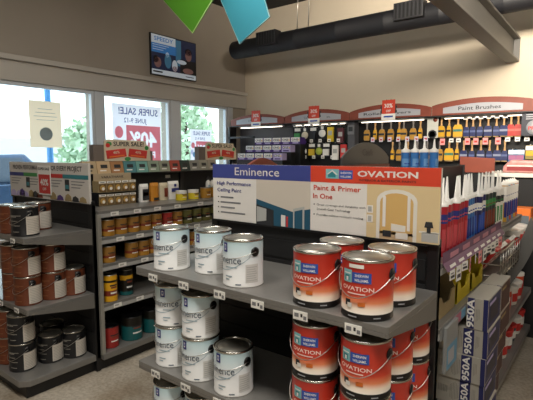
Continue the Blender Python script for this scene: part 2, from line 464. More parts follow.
struct(MB().box(-46, -40, -10, 45, -.1, 3.0, mat('far_wall', 'b7bdc0', .9)).obj('wall_outside'))

# ---------------------------------------------------------------- gondolas and end displays
def shelf_tray(x0, x1, yf, yb, zt, parent, chamfer=.008):
    """sheet-metal shelf whose lip looks towards -Y, deeper brackets at both ends"""
    m = MB()
    poly = [(x0, yb), (x0, yf+chamfer), (x0+chamfer, yf), (x1-chamfer, yf), (x1, yf+chamfer), (x1, yb)]
    m.prism(poly, lambda a, b, d: (a, b, d), zt-.022, zt, SHELF)
    m.box(x0+chamfer, x1-chamfer, yf, yf+.004, zt-.037, zt-.022, SHELFD)
    for xx in (x0, x1-.006):
        m.prism([(yf+chamfer, zt-.037), (yf+chamfer, zt-.022), (yb, zt-.022), (yb, zt-.115)], lambda a, b, d: (d, a, b), xx, xx+.006, SHELFD)
    for xa, xb, ya, yb2 in ((x0, x0+chamfer, yf+chamfer, yf), (x1-chamfer, x1, yf, yf+chamfer)):
        m.add([(xa, ya, zt-.037), (xb, yb2, zt-.037), (xb, yb2, zt-.022), (xa, ya, zt-.022)], [(0,1,2,3)], SHELFD)
    return m.obj('shelf', parent, bev=.0025)
def endcap(label, x0, x1, shelves):
    t = thing('endcap_display', label, 'shelf unit', ((x0+x1)/2, 1.30, 0))
    cx = (x0+x1)/2; ox, oy = -cx, -1.30
    def P(mb, name, **k):
        mb.v = [(v[0]+ox, v[1]+oy, v[2]) for v in mb.v]; return mb.obj(name, t, **k)
    b = MB(); b.box(x0, x1, 1.786, 1.81, .1, 1.24, BOARD)
    z = .2
    while z < 1.2: b.box(x0+.05, x1-.05, 1.780, 1.786, z, z+.084, BOARD); z += .1
    P(b, 'back_panel')
    for xx in (x0, x1-.045): P(MB().box(xx, xx+.045, 1.776, 1.812, 0, 1.27, BLACK), 'upright', bev=.003)
    P(MB().box(x0+.03, x1-.03, 1.285, 1.79, 0, .085, BLACK), 'kick_base', bev=.006)
    d = MB(); c = .05
    d.prism([(x0, 1.776), (x0, 1.245+c), (x0+c, 1.245), (x1-c, 1.245), (x1, 1.245+c), (x1, 1.776)], lambda a, b, q: (a, b, q), .085, .13, SHELF)
    P(d, 'base_deck', bev=.006)
    for zt in shelves:
        s = shelf_tray(x0-.045, x1+.0, 1.30, 1.778, zt, t)
        for v in s.data.vertices: v.co.x += ox; v.co.y += oy
    return t
ZT, ZM, ZD = 1.068, .60, .13
endcap('end display holding white cans and red cans, indigo and red header sign', -1.755, -.53, (ZT, ZM))
endcap('end display holding copper and black cans beside the windows', -4.20, -2.955, (ZT, ZM))

LIPL = mat('price_channel_lit', 'a9a8a5', .35)  # shelf lip, light reflected off it painted in as paler grey
def gondola(label, spine, xe, side, y0, y1, shelves, ztop, back_shelves=()):
    """double run along Y; side=+1 has shelves towards +X out to xe"""
    t = thing('gondola_shelving', label, 'shelving', (spine, y0, 0))
    def P(mb, name, par=t, **k):
        mb.v = [(v[0]-spine, v[1]-y0, v[2]) for v in mb.v]; return mb.obj(name, par, **k)
    b = MB().box(spine-.02, spine+.02, y0, y1, .1, ztop, BOARD)
    P(b, 'back_panel')
    for yy in (y0, (y0+y1)/2, y1-.05): P(MB().box(spine-.035, spine+.035, yy, yy+.05, 0, ztop+.01, BLACK), 'upright')
    P(MB().box(spine-.55, spine+abs(xe-spine)-.04, y0, y1, 0, .085, BLACK), 'kick_base')
    P(MB().box(spine+.02, xe+.01, y0, y1, .085, .13, SHELF), 'base_deck', bev=.004)
    for z in shelves:
        z, ya, yb = z if isinstance(z, tuple) else (z, y0, y1)
        m = MB().box(spine+.02, xe, ya+.004, yb-.004, z-.022, z, SHELF)
        m.box(xe-.004, xe, ya+.004, yb-.004, z-.050, z-.022, LIPL)
        for yy in (ya+.004, yb-.01):
            m.prism([(spine+.02, z-.11), (spine+.02, z-.022), (xe-.004, z-.022), (xe-.004, z-.056)], lambda a, b2, d: (a, d, b2), yy, yy+.006, SHELFD)
        P(m, 'shelf', bev=.002)
    for z in back_shelves:
        P(MB().box(spine-.55, spine-.02, y0+.004, y1-.004, z-.05, z, SHELF), 'shelf', bev=.002)
    return t
gl = gondola('black gondola run of wood stain cans facing the middle aisle', -3.56, -2.93, 1, 1.815, 4.43, (1.195, 1.0, .80, .50), 1.44)
MB().box(.585, .63, -.003, .025, .12, 1.17, mat('post_edge', 'a8a59c', .4, metal=.4)).obj('corner_post', gl, bev=.003)
gr = gondola('black gondola run of caulk tubes along the far aisle', -1.14, -.53, 1, 1.815, 4.43, ((1.17, 1.815, 3.72), .90, (.46, 2.84, 4.43)), 1.50)

# ---------------------------------------------------------------- header signs
h = thing('header_sign', 'wide indigo and red sign board above the white and red cans', 'sign', (-1.130, 1.775, 1.245))
W2 = .6025
ov = thing  # keep linters quiet
pnl = MB().box(-W2, W2, -.008, .010, .008, .305, SIGNW).obj('sign_board', h, bev=.002)
bar = MB().box(-W2, W2, -.010, .012, 0, .008, BLACK).obj('sign_rail', h)
def plate(mb, x0, x1, z0, z1, m, k=1): mb.box(x0, x1, -.008-.0007*k, -.0079, z0, z1, m)
xs = .02
e = MB(); plate(e, -W2, xs, .232, .305, SIGNB); e.text('Eminence', SIGNW, FY(-.30, -.0098, .250), w=.285, size=.058); e.obj('eminence_banner', h)
e = MB(); plate(e, xs, W2, .232, .305, SIGNR)
e.text('OVATION', SIGNW, FY(.385, -.0098, .263), w=.26, size=.034, bold=.03)
e.text('INTERIOR & EXTERIOR PAINTS', INK, FY(.385, -.0098, .244), w=.245, size=.012, bold=.01)
plate(e, .10, .165, .250, .292, TEALL, 2); plate(e, .167, .232, .250, .288, BLUE, 2)
e.prism([(.105,.268),(.133,.288),(.160,.268)], lambda a, b, d: (a, d, b), -.0101, -.0098, SIGNW); e.prism([(.112,.256),(.112,.268),(.133,.282),(.150,.268),(.150,.256)], lambda a, b, d: (a, d, b), -.0104, -.0102, TEAL)
e.text('SHERWIN', SIGNW, FY(.2, -.0101, .272), w=.052, size=.012, bold=.02); e.text('WILLIAMS.', SIGNW, FY(.2, -.0101, .256), w=.054, size=.012, bold=.02)
e.obj('ovation_banner', h)
e = MB()
e.text('High Performance', NAVY, FY(-.452, -.0098, .196), w=.235, size=.027, bold=.012)
e.text('Ceiling Paint', NAVY, FY(-.484, -.0098, .160), w=.17, size=.027, bold=.012)
for k, wd in enumerate((.09, .14, .10, .17)):
    e.box(-.565, -.559, -.0095, -.008, .128-.027*k, .134-.027*k, INK); e.box(-.545, -.545+wd, -.0095, -.008, .127-.027*k, .135-.027*k, GINK)
e.text('Paint & Primer', SIGNR, FY(.155, -.0098, .196), w=.235, size=.032, bold=.012)
e.text('In One', SIGNR, FY(.085, -.0098, .158), w=.10, size=.032, bold=.012)
for k, t2 in enumerate(('Great coverage and durability with', 'Smooth Coat Technology', 'Provides mildew-resistant coating')):
    z = (.126, .106, .080)[k]
    if k != 1: e.box(.038, .043, -.0095, -.008, z+.002, z+.007, INK)
    e.text(t2, INK, FY(.055+(.24, .17, .23)[k]/2, -.0098, z), w=(.24, .17, .23)[k], size=.013)
e.obj('lettering', h)
# printed ceiling photograph and archway photograph
PH1 = mat('photo_ceiling', 'c6bdb0', .5); PH2 = mat('photo_teal', '1f4f66', .5); PH3 = mat('photo_dark', '2b2d30', .5); PH4 = mat('photo_trim', 'a9aaa6', .5)
e = MB(); q = lambda m, k, pts: e.prism(pts, lambda a, b, d: (a, d, b), -.008-.0006*k, -.0079, m)
q(PH1, 1, [(-.30,.008),(xs,.008),(xs,.232),(-.30,.232)])
q(PH2, 2, [(-.30,.135),(-.08,.085),(xs,.105),(xs,.008),(-.30,.008)])
q(PH3, 3, [(-.30,.108),(-.19,.085),(-.19,.008),(-.30,.008)]); q(PH4, 4, [(-.295,.098),(-.235,.088),(-.235,.03),(-.295,.02)])
q(PH4, 3, [(-.075,.10),(-.012,.115),(-.012,.008),(-.075,.008)]); q(PH2, 4, [(-.067,.088),(-.022,.10),(-.022,.008),(-.067,.008)])
q(SIGNW, 4, [(-.145,.066),(-.12,.064),(-.12,.01),(-.145,.01)]); q(RED, 4, [(-.115,.06),(-.105,.06),(-.105,.01),(-.115,.01)])
e.obj('ceiling_photo', h)
PY1 = mat('photo_yellow', 'd3bc90', .5); PY2 = mat('photo_amber', 'cda868', .5); PY3 = mat('photo_white', 'd9d5cc', .5); PY4 = mat('photo_floor', 'b9a07c', .5)
e = MB()
q(PY1, 1, [(.30,.008),(W2,.008),(W2,.232),(.30,.232)])
def arch(cx, w, zb, zt, n=10): return [(cx-w, zb)] + [(cx-w*math.cos(PI*i/n), zt-w*.55+w*.55*math.sin(PI*i/n)) for i in range(n+1)] + [(cx+w, zb)]
q(PY3, 2, arch(.43, .085, .008, .215)); q(PY2, 3, arch(.43, .07, .03, .20)); q(PY4, 3, [(.36,.008),(.5,.008),(.5,.04),(.36,.04)])
q(SIGNW, 4, [(.372,.06),(.385,.06),(.385,.185),(.372,.19)]); q(SIGNW, 4, [(.476,.05),(.488,.05),(.488,.185),(.476,.19)])
q(PY3, 5, [(.41,.045),(.47,.045),(.47,.07),(.41,.075)]); q(PH3, 6, [(.375,.02),(.41,.02),(.41,.045),(.375,.045)]); q(PY3, 6, [(.43,.015),(.48,.015),(.48,.04),(.43,.04)])
for zz in (.072, .112): q(SIGNW, 2, [(.302,zz),(.328,zz),(.328,zz+.032),(.302,zz+.032)]); q(PH4, 3, [(.307,zz+.005),(.323,zz+.005),(.323,zz+.027),(.307,zz+.027)])
q(PH4, 2, [(.535,.015),(.60,.015),(.60,.052),(.535,.052)]); q(PH3, 3, [(.555,.052),(.57,.052),(.57,.075),(.555,.075)]); q(PH3, 3, [(.545,.072),(.58,.072),(.575,.095),(.55,.095)])
q(PY3, 2, [(.525,.05),(.61-.008,.05),(.602,.056),(.525,.056)])
e.obj('archway_photo', h)

h = thing('header_sign', 'white exterior paint sign board with red 40% tag above copper cans', 'sign', (-3.5775, 1.775, 1.245))
MB().box(-.6225, .6225, -.008, .010, .004, .295, mat('sign_paper', 'cfcac4', .5)).obj('sign_board', h, bev=.002)
MB().box(-.6225, .6225, -.010, .012, -.004, .004, BLACK).obj('sign_rail', h)
e = MB()
e.text('PROVEN PERFORMANCE', INK, FY(-.30, -.0098, .235), w=.50, size=.05, bold=.015)
e.text('FOR EVERY PROJECT', INK, FY(.31, -.0098, .235), w=.46, size=.05, bold=.015)
e.box(-.62, -.36, -.0095, -.0079, .178, .208, NAVY).box(-.36, -.13, -.0095, -.0079, .178, .208, GREEN).box(.05, .27, -.0095, -.0079, .178, .208, RED).box(.27, .62, -.0095, -.0079, .178, .208, TEAL)
e.obj('lettering', h)
e = MB()
for (x, m) in ((-.56, LILAC), (-.46, LILAC), (-.40, PURPLE), (-.34, LILAC), (-.24, KRAFT), (-.17, PH3), (-.1, MAROON), (.12, KRAFT), (.22, PURPLE), (.34, KRAFT), (.44, PH3), (.54, KRAFT)):
    hh = random.uniform(.05, .085)
    e.prism([(x-.05, .01), (x+.05, .01), (x+.04, hh*.7), (x, hh), (x-.035, hh*.8)], lambda a, b, d: (a, d, b), -.0097, -.0079, m)
for x in (-.29, .33):
    e.box(x-.03, x+.03, -.0099, -.0079, .085, .17, PH3).box(x-.025, x+.025, -.0101, -.0079, .1, .13, TEAL)
for x in (-.5, -.17, .17, .48):
    for k in range(3): e.box(x-.09, x+.09-.03*k, -.0095, -.0079, .155-.022*k, .161-.022*k, GINK)
e.obj('printed_scene', h)
t = MB(); t.box(-.10, .10, -.016, -.012, .04, .27, WHITE).box(-.09, .09, -.0165, -.012, .05, .2, RED)
t.text('40%', WHITE, FY(0, -.0172, .115), w=.13, size=.07, bold=.03); t.text('SUPER SALE', INK, FY(0, -.0172, .235), w=.17, size=.028, bold=.02); t.text('OFF', WHITE, FY(0, -.0172, .075), w=.06, size=.03, bold=.02)
t = tag(t.obj('sale_tag', loc=(-3.5775, 1.775, 1.245)), 'red 40% super sale tag clipped over the white sign board', 'sale tag')

# ---------------------------------------------------------------- paint cans
GR, GH = .085, .194
RR_, RH_ = .0865, .199
def can_shell(t, body_mat, R=GR, H=GH, n=40):
    MB().lathe([(R-.003, 0), (R, .002), (R, .006), (R-.0012, .008), (R-.0012, H-.008)], body_mat, n).obj('can_body', t)
    k = R/GR
    MB().lathe([(R-.0012, H-.009), (R+.001, H-.007), (R+.001, H-.001), (R-.001, H), (R-.005, H-.0005), (R-.006, H-.004)], CHROME, n, cap=False).obj('rim', t)
    MB().lathe([(R-.006, H-.006), (R-.009, H-.002), (R-.013*k, H-.002), (R-.015*k, H-.007), (R-.019*k, H-.007), (R-.021*k, H-.004), (.0, H-.004)], LIDM, n, cap=False).obj('lid', t)
def bail(t, R=GR, ez=.15, drop=.075, m=WIRE, back=False):
    for s in (-1, 1):
        MB().lathe([(0, 0), (.019, 0), (.019, .003), (.009, .005), (0, .005)], PLBLK, 18, axis='x').obj('handle_ear', t, loc=(s*(R-.001), 0, ez), rot=(0, 0, 0 if s > 0 else PI))
    pts = []; N = 20; RR = R+.007
    for i in range(N+1):
        a = PI*i/N
        pts.append((RR*math.cos(a), (-1)*RR*math.sin(a)*1.0, ez-drop*math.sin(a)**1.2))
    MB().tube(pts, .0016, m, 6).obj('bail_handle', t)
EMB = ramp_mat('eminence_label', [(0, 'e8e7e4'), (.10, 'e6e9ea'), (.15, 'd0e3e8'), (.19, 'bedae1')], .42)
EMT = mat('eminence_ink', '5c6a78', .5); SWO = mat('eminence_swoosh', '9db3bf', .5); EMG = mat('eminence_box', 'd2d1cd', .5); EML = mat('eminence_small_print', 'b3b3b0', .5)
def make_em():
    t = thing('white_paint_can', '', 'paint can')
    can_shell(t, EMB)
    R = GR+.0003
    l = MB().patch(R, -9, 8, .142, .180, NAVY).patch(R+.0004, -4, 3, .150, .172, WHITE, 2).patch(R+.0006, -2.5, 1.5, .155, .168, BLUE, 2)
    l.obj('logo_patch', t)
    l = MB().ctext('Eminence', EMT, R, 0, .097, w=.150, size=.044, bold=.006)
    l.patch(R, 0, 38, .080, .084, SWO).patch(R, 0, 24, .042, .047, SWO).patch(R, 0, 15, .030, .034, SWO)
    l.patch(R, 34, 50, .011, .016, EMT)
    l.obj('lettering', t)
    # printed wave and information block
    s = MB(); vs = []; fs = []; N = 24
    for i in range(N+1):
        u = i/N; a = math.radians(-60+135*u); z = .075-.018*math.sin(u*PI*.9)+.055*u**2
        for dz in (-.0015, .0015): vs.append((R*math.sin(a), -R*math.cos(a), z+dz))
    for i in range(N): fs.append((2*i, 2*i+2, 2*i+3, 2*i+1))
    s.add(vs, fs, SWO); s.obj('printed_wave', t)
    s = MB().patch(R, 62, 100, .02, .095, EMG)
    for k in range(7): s.patch(R+.0003, 65, 97-3*(k % 3), .028+.009*k, .031+.009*k, EML)
    s.obj('information_block', t)
    bail(t, drop=.03, ez=.145)
    # this wire hangs at the back of the can
    b = t.children[-1]; b.rotation_euler = (0, 0, PI)
    return t
EM = Kind(make_em)
OVB = ramp_mat('ovation_label', [(0, '0c0c0d'), (.0225, '0c0c0d'), (.0235, 'ece2d6'), (.040, 'ecdac6'), (.060, 'd98258'), (.085, 'c63d27'), (.19, 'b52e22')], .35, coat=.3)
CREAM = mat('ovation_cream', 'ecd9cf', .5)
def make_ov():
    t = thing('red_paint_can', '', 'paint can')
    can_shell(t, OVB, RR_, RH_)
    R = RR_+.0003
    l = MB().patch(R, -32, -7, .122, .164, TEALL); l.patch(R+.0005, -29, -10, .150, .154, WHITE, 4).patch(R+.0005, -26, -13, .128, .146, TEAL, 4).patch(R+.0007, -22, -16, .128, .140, WHITE, 2)
    l.obj('house_logo', t)
    l = MB().patch(R+.0002, -6, 36, .124, .158, BLUE)
    l.ctext('SHERWIN', WHITE, R+.0008, 15, .144, w=.044, size=.012, bold=.02); l.ctext('WILLIAMS.', WHITE, R+.0008, 15, .129, w=.047, size=.012, bold=.02)
    l.obj('shield_logo', t)
    l = MB().ctext('OVATION', CREAM, R, 4, .098, w=.116, size=.019, bold=.02)
    l.patch(R, -18, 24, .086, .090, CREAM).patch(R, 42, 58, .010, .014, LABEL).patch(R, -16, 6, .010, .014, LABEL)
    l.obj('lettering', t)
    l = MB().patch(R, -24, -10, .045, .066, PH3, 3).patch(R+.0003, -18, -6, .040, .055, WHITE, 3).patch(R, 8, 24, .048, .062, ORANGE, 3)
    l.obj('printed_picture', t)
    bail(t, R=RR_, drop=.074, ez=.150)
    return t
OV = Kind(make_ov)
G = lambda k: math.radians(k)
gw = 'white paint cans with pale blue labels'; gd = 'red paint cans with black base band'
EM('white can at the aisle end of the top shelf', (-1.655, 1.405, ZT), G(3), gw)
EM('white can set back between two others on the top shelf', (-1.455, 1.48, ZT), G(-8), gw)
EM('white can standing alone nearest the red cans on the top shelf', (-1.213, 1.41, ZT), G(-15), gw)
EM('upper white can of the outer stack on the middle shelf', (-1.672, 1.42, ZM+GH+.001), G(16), gw)
EM('lower white can of the outer stack on the middle shelf', (-1.665, 1.41, ZM), G(0), gw)
EM('upper white can of the inner stack on the middle shelf', (-1.460, 1.40, ZM+GH+.001), G(-3), gw)
EM('lower white can of the inner stack on the middle shelf', (-1.460, 1.395, ZM), G(-8), gw)
EM('single unstacked white can on the middle shelf', (-1.255, 1.393, ZM), G(-6), gw)
EM('white can low on the base deck, top of the outer stack', (-1.655, 1.385, ZD+GH+.001), G(0), gw)
EM('white can low on the base deck, top of the inner stack', (-1.455, 1.405, ZD+GH+.001), G(-4), gw)
EM('bottom white can on the base deck under the outer stack', (-1.655, 1.385, ZD), G(0), gw)
EM('bottom white can on the base deck under the inner stack', (-1.455, 1.405, ZD), G(-4), gw)
o1 = OV('red can in front at the aisle side of the top shelf four', (-.842, 1.388, ZT), G(-2), gd)
o2 = OV('red can with white rim sticker on the front edge of the top shelf', (-.641, 1.383, ZT), G(-3), gd)
OV('red can behind the stickered one at the top shelf corner', (-.632, 1.568, ZT), G(-4), gd)
OV('red can half hidden behind the other three on the top shelf', (-.845, 1.578, ZT), G(3), gd)
for nm, x, y, r in (('front stack beside the white cans', -.850, 1.396, 2), ('front stack under the shelf corner', -.642, 1.386, -4), ('second stack behind the corner stack', -.633, 1.564, 0), ('rear stack next to the black panel', -.630, 1.70+.044, 3)):
    OV('upper red can on the middle shelf, ' + nm, (x, y, ZM+RH_+.001), G(r), gd)
    OV('lower red can on the middle shelf, ' + nm, (x, y, ZM), G(r+3), gd)
MB().patch(RR_+.0012, -14, 20, .172, .184, TAGW).obj('rim_sticker', o2)

COP = mat('copper_label', '6e3a24', .4, metal=.25, noise=.05, scale=30); COPB = mat('dark_label', '17181b', .35)
PAN = mat('info_panel', 'cfc8bd', .5); LINE = mat('panel_lines', '9a958c', .5); COPL = mat('copper_light', '94623f', .4)
def make_side(body, line):
    def mk():
        t = thing('dark_paint_can' if body is COPB else 'copper_paint_can', '', 'paint can')
        can_shell(t, body)
        R = GR+.0003
        l = MB().patch(R, 70, 155, .012, .130, PAN, 10)
        for k in range(9): l.patch(R+.0003, 75, 150-6*(k % 3), .022+.011*k, .0245+.011*k, LINE, 8)
        l.obj('information_panel', t)
        l = MB().patch(R, 72, 96, .138, .172, PH3, 4); l.patch(R+.0003, 78, 90, .145, .165, LINE, 3); l.obj('round_seal', t)
        l = MB()
        for z, a, b in ((.135, -20, 50), (.128, -20, 30), (.10, -25, 35), (.07, -10, 45), (.03, 10, 40)): l.patch(R, a, b, z, z+.004, line, 8)
        l.obj('printed_lines', t)
        bail(t, drop=.07, ez=.15)
        return t
    return mk
CP = Kind(make_side(COP, COPL)); BK = Kind(make_side(COPB, LINE))
gc, gb = 'copper paint cans on the window side display', 'black paint cans on the window side display'
LX = -3.105
BK('black can with pale panel on the top shelf corner', (LX-.0, 1.385, ZT), 0, gb)
CP('copper can beside the black one on the top shelf', (LX-.185, 1.388, ZT), 0, gc)
CP('copper can behind the black one on the top shelf of the window side display', (LX-.19, 1.565, ZT), 0, gc)
for nm, x, y, k in (('corner stack', LX-.012, 1.387, 2), ('second stack from the corner', LX, 1.556, 2), ('third place beside the post', LX+.015, 1.724-.03, 1), ('stack next to the corner stack', LX-.19, 1.387, 2)):
    for j in range(k):
        CP(('upper' if j else ('lower' if k > 1 else 'single')) + ' copper can on the middle shelf, ' + nm, (x, y, ZM+j*(GH+.001)), G(-2+3*j), gc)
for nm, x, y, k in (('corner stack', -3.19, 1.36, 2), ('second place from the corner', -3.165, 1.545, 1), ('third place beside the post', -3.14, 1.687, 1)):
    yy = y if nm[0] != 't' else 1.72-.03
    if nm[0] == 't': x += .03
    for j in range(k):
        BK(('upper' if j else ('lower' if k > 1 else 'single')) + ' black can on the base deck, ' + nm, (x, yy if nm[0] != 't' else 1.69+.0, ZD+j*(GH+.001)), G(3*j), gb)
BK('black can on the base deck set back behind the second one', (-3.36, 1.66, ZD), 0, gb)
CP('lower copper can on the base deck beside the black corner stack', (-3.375, 1.36, ZD), 0, gc)
CP('upper copper can on the base deck beside the black corner stack', (-3.375, 1.36, ZD+GH+.001), 0, gc)

# ---------------------------------------------------------------- price tags on the display lips
def make_pt():
    t = thing('price_tag', '', 'price tag')
    MB().box(-.030, .030, -.003, 0, -.032, 0, TAGW).obj('card', t)
    f = MB(); f.box(-.024, -.006, -.0036, -.003, -.022, -.008, GINK).box(.002, .010, -.0036, -.003, -.020, -.008, INK).box(.014, .026, -.0036, -.003, -.027, -.014, GINK); f.obj('print', t)
    return t
PTG = Kind(make_pt)
for i, x in enumerate((-1.665, -1.458, -1.244, -1.047, -.853, -.648)):
    PTG('white price tag on the top shelf lip, %s from the aisle end' % ORD[i], (x, 1.2995, ZT-.016), 0, 'tags on the top shelf lip')
for i, x in enumerate((-1.664, -1.457, -1.256)):
    PTG('white price tag on the middle shelf lip, %s from the aisle end' % ORD[i], (x, 1.2995, ZM-.012), 0, 'tags on the middle shelf lip')
for i, x in enumerate((-3.10, -3.34)):
    for nm, z in (('top', ZT), ('middle', ZM)):
        PTG('price tag on the %s shelf lip of the copper can display, %s from the corner' % (nm, ORD[i]), (x, 1.2995, z-.012), 0, 'tags under the copper cans')

# ---------------------------------------------------------------- wood stain aisle
def quart(R, H, name, bands, lidm=LIDM):
    def mk():
        t = thing(name, '', 'stain can')
        b = MB()
        for z0, z1, m in bands: b.lathe([(R, H*z0), (R, H*z1)], m, 24, cap=False)
        b.lathe([(R-.002, 0), (R, .002)], CHROME, 24).obj('can_body', t)
        MB().lathe([(R, H*.97), (R+.001, H*.98), (R+.001, H), (R-.004, H), (R-.006, H-.004), (R*.8, H-.003), (R*.78, H-.006), (0, H-.006)], lidm, 24, cap=False).obj('lid', t)
        f = MB()
        for z, a, m in ((.58, 34, INK), (.50, 26, MAROON), (.3, 30, WHITE)): f.patch(R+.0006, 90-a, 90+a, H*z, H*(z+.06), m, 6)
        f.obj('label_print', t)
        return t
    return mk
AMB = mat('stain_amber', 'a97a2c', .4); RUST = mat('stain_rust', '7a2d1d', .45); OCH = mat('stain_ochre', '8f662a', .45); DKB = mat('stain_black', '17150f', .4)
DTEAL = mat('stain_teal', '155a5c', .4); STRED = mat('stain_red', '9d2b26', .4); OLIVE = mat('stain_olive', '5d5a2a', .45)
Q1 = Kind(quart(.0525, .122, 'stain_can', [(.02,.30,AMB),(.30,.46,RUST),(.46,.97,OCH)]))
Q1r = Kind(quart(.0525, .122, 'stain_can', [(.02,.3,STRED),(.3,.5,RUST),(.5,.97,STRED)]))
Q1g = Kind(quart(.0525, .122, 'stain_can', [(.02,.3,OLIVE),(.3,.5,DKB),(.5,.97,OLIVE)]))
QT = Kind(quart(.0525, .205, 'tall_stain_can', [(.02,.22,YEL),(.22,.42,RUST),(.42,.72,YEL),(.72,.80,DKB),(.80,.97,YEL)]))
QTb = Kind(quart(.0525, .205, 'tall_stain_can', [(.02,.16,DTEAL),(.16,.6,DKB),(.6,.78,YEL),(.78,.97,DKB)]))
GT = Kind(quart(.083, .19, 'teal_stain_can', [(.02,.62,DTEAL),(.62,.97,DKB)], PLBLK))
QR = Kind(quart(.060, .165, 'red_stain_can', [(.02,.97,STRED)], PLBLK))
SX = -2.99
y = 1.925; i = 0
while y < 3.9:
    k = Q1r if i in (5, 11) else (Q1g if i in (7, 8, 9, 10) else Q1)
    k('%s stain can, %s from the post on the upper can shelf' % ('red' if k is Q1r else 'olive' if k is Q1g else 'amber', ORD[i]), (SX, y, 1.0), 0, 'stain cans on the upper can shelf')
    i += 1; y += .112
i = 0
for y in (1.925, 2.13, 2.235, 2.34, 2.45, 2.56, 2.67, 2.78, 2.89, 3.0):
    Q1('amber stain can, %s from the post on the lower can shelf' % ORD[i], (SX, y, .80), 0, 'stain cans on the lower can shelf'); i += 1
QT('tall yellow stain can with rust band beside the post', (SX+.0, 1.93, .50), 0)
QTb('tall black stain can with yellow stripe next to the yellow one', (SX-.04, 2.10, .50), 0)
QR('red stain can on the base deck beside the post', (-3.02, 1.94, ZD), 0)
GT('teal stain can on the base deck next to the red can', (-3.03, 2.14, ZD), 0, 'teal stain cans')
GT('teal stain can on the base deck farthest from the red can', (-3.03, 2.345, ZD), 0, 'teal stain cans')
GT('teal stain can on the base deck mostly behind the white stack', (-3.03, 2.54, ZD), 0, 'teal stain cans')
# tags on the stain lips
i = 0
def make_st():
    t = thing('shelf_tag', '', 'price tag')
    MB().box(0, .002, -.034, .034, -.030, 0, TAGW).obj('card', t)
    MB().box(.002, .0025, -.026, .01, -.020, -.008, mat('tag_print', 'b5b2ab', .5)).obj('print', t)
    return t
STG = Kind(make_st)
for nm, z in (('brush shelf', 1.195), ('upper can shelf', 1.0), ('lower can shelf', .80), ('tall can shelf', .50)):
    for i, y in enumerate((1.98, 2.18, 2.36, 2.55, 2.80, 3.0)):
        STG('small price tag on the lip of the stain %s, %s from the post' % (nm, ORD[i]), (-2.9295, y+.03*math.sin(i*7+z*9), z-.014), 0, 'tags along the stain shelves')
# kit boxes: two rows of small boxes with white band
def make_kit():
    t = thing('stain_kit_box', '', 'box')
    W, H, DD = .064, .092, .09
    MB().box(-DD, 0, -W/2, W/2, 0, H, KRAFT).obj('carton', t, bev=.002)
    f = MB().box(0, .0006, -W/2+.001, W/2-.001, H*.80, H*.98, WHITE)
    f.box(.0, .0006, -W*.46, W*.46, H*.05, H*.74, mat('kit_brown', '6b5230', .5)); disc(f, .001, 0, H*.42, W*.36, H*.24, mat('kit_gold', 'b89148', .5)); disc(f, .0013, .006, H*.34, W*.2, H*.14, WHITE)
    f.box(.0006, .0010, -W*.3, W*.3, H*.86, H*.91, INK)
    f.obj('front_print', t)
    return t
KIT = Kind(make_kit)
for r, z in ((0, 1.197), (1, 1.301)):
    for i in range(5):
        KIT('brown kit box with white band, %s from the post in the %s row' % (ORD[i], ('bottom', 'top')[r]), (-3.20, 2.03+.070*i, z if r == 0 else 1.301), 0, 'kit boxes on the brush shelf')
# small stand under the top row
tag(MB().box(-3.34, -3.195, 1.985, 2.355, 1.293, 1.299, BLACK).box(-3.34, -3.335, 1.985, 2.355, 1.197, 1.293, BLACK).box(-3.335, -3.195, 1.985, 1.99, 1.197, 1.293, BLACK).box(-3.335, -3.195, 2.35, 2.355, 1.197, 1.293, BLACK).obj('display_riser'), 'black riser tray holding the two rows of kit boxes', 'riser')
def pack(name, label, y, W, H, face, deco, x=-3.2, z=1.197, lean=.0):
    t = thing(name, label, 'package', (x, y, z))
    a = MB()
    sec = [(-.5, .012), (-.3, .026), (0, .032), (.3, .026), (.5, .012)]
    vs = []; fs = []
    for zz, k in ((0, 1), (H*.85, .8), (H, .12)):
        for s, d in sec: vs.append((d*k, s*W, zz))
        for s, d in reversed(sec): vs.append((-d*k, s*W, zz))
    for r in range(2):
        for i in range(10): fs.append((r*10+i, r*10+(i+1) % 10, (r+1)*10+(i+1) % 10, (r+1)*10+i))
    fs += [tuple(range(10))[::-1], tuple(range(20, 30))]
    a.add(vs, fs, face, False); a.obj('pouch', t)
    f = MB()
    for (s0, s1, z0, z1, m) in deco: f.box(.030, .0335, s0*W, s1*W, z0*H, z1*H, m)
    f.obj('pouch_print', t)
    return t
OPAK = mat('pack_orange', 'c9852a', .45); CPAK = mat('pack_cream', 'cfc3a6', .5)
pack('pouch', 'white framed pouch with dark picture on the brush shelf', 2.42, .085, .155, WHITE, [(-.38, .38, .12, .72, PH3), (-.3, .3, .35, .55, MAROON)])
pack('pouch', 'orange pouch standing beside the white framed one', 2.53, .085, .16, OPAK, [(-.3, .3, .05, .2, PH3)])
pack('pouch', 'cream pouch standing next to the orange one', 2.63, .09, .155, CPAK, [(-.1, .3, .2, .7, MAROON)])
pack('pouch', 'white pouch with navy label at the end of the pouches', 2.745, .12, .165, WHITE, [(-.35, .35, .42, .62, NAVY), (-.1, .1, .7, .85, NAVY)])
QY = Kind(quart(.05, .085, 'yellow_tin', [(.02,.7,YELB),(.7,.97,PLWHT)], PLWHT))
QY2 = Kind(quart(.05, .095, 'yellow_tin', [(.02,.97,AMB)], LIDM))
for i, y in enumerate((2.72, 2.865, 3.02, 3.14)):
    (QY if i < 2 else QY2)(('yellow tub with white cap, ' if i < 2 else 'amber tin, ') + '%s in the row at the end of the brush shelf' % ORD[i], (-3.06, y, 1.197), 0, 'tins on the brush shelf')
def make_bot():
    t = thing('white_bottle', '', 'bottle')
    MB().lathe([(.024,0),(.026,.01),(.026,.10),(.022,.125),(.012,.135),(.012,.142)], PLWHT, 20).obj('bottle_body', t)
    MB().lathe([(.014,.142),(.014,.165),(.004,.168),(.003,.185)], PLBLK, 16).obj('cap', t)
    MB().patch(.0265, 50, 130, .02, .09, SWO).obj('bottle_label', t)
    return t
BT = Kind(make_bot)
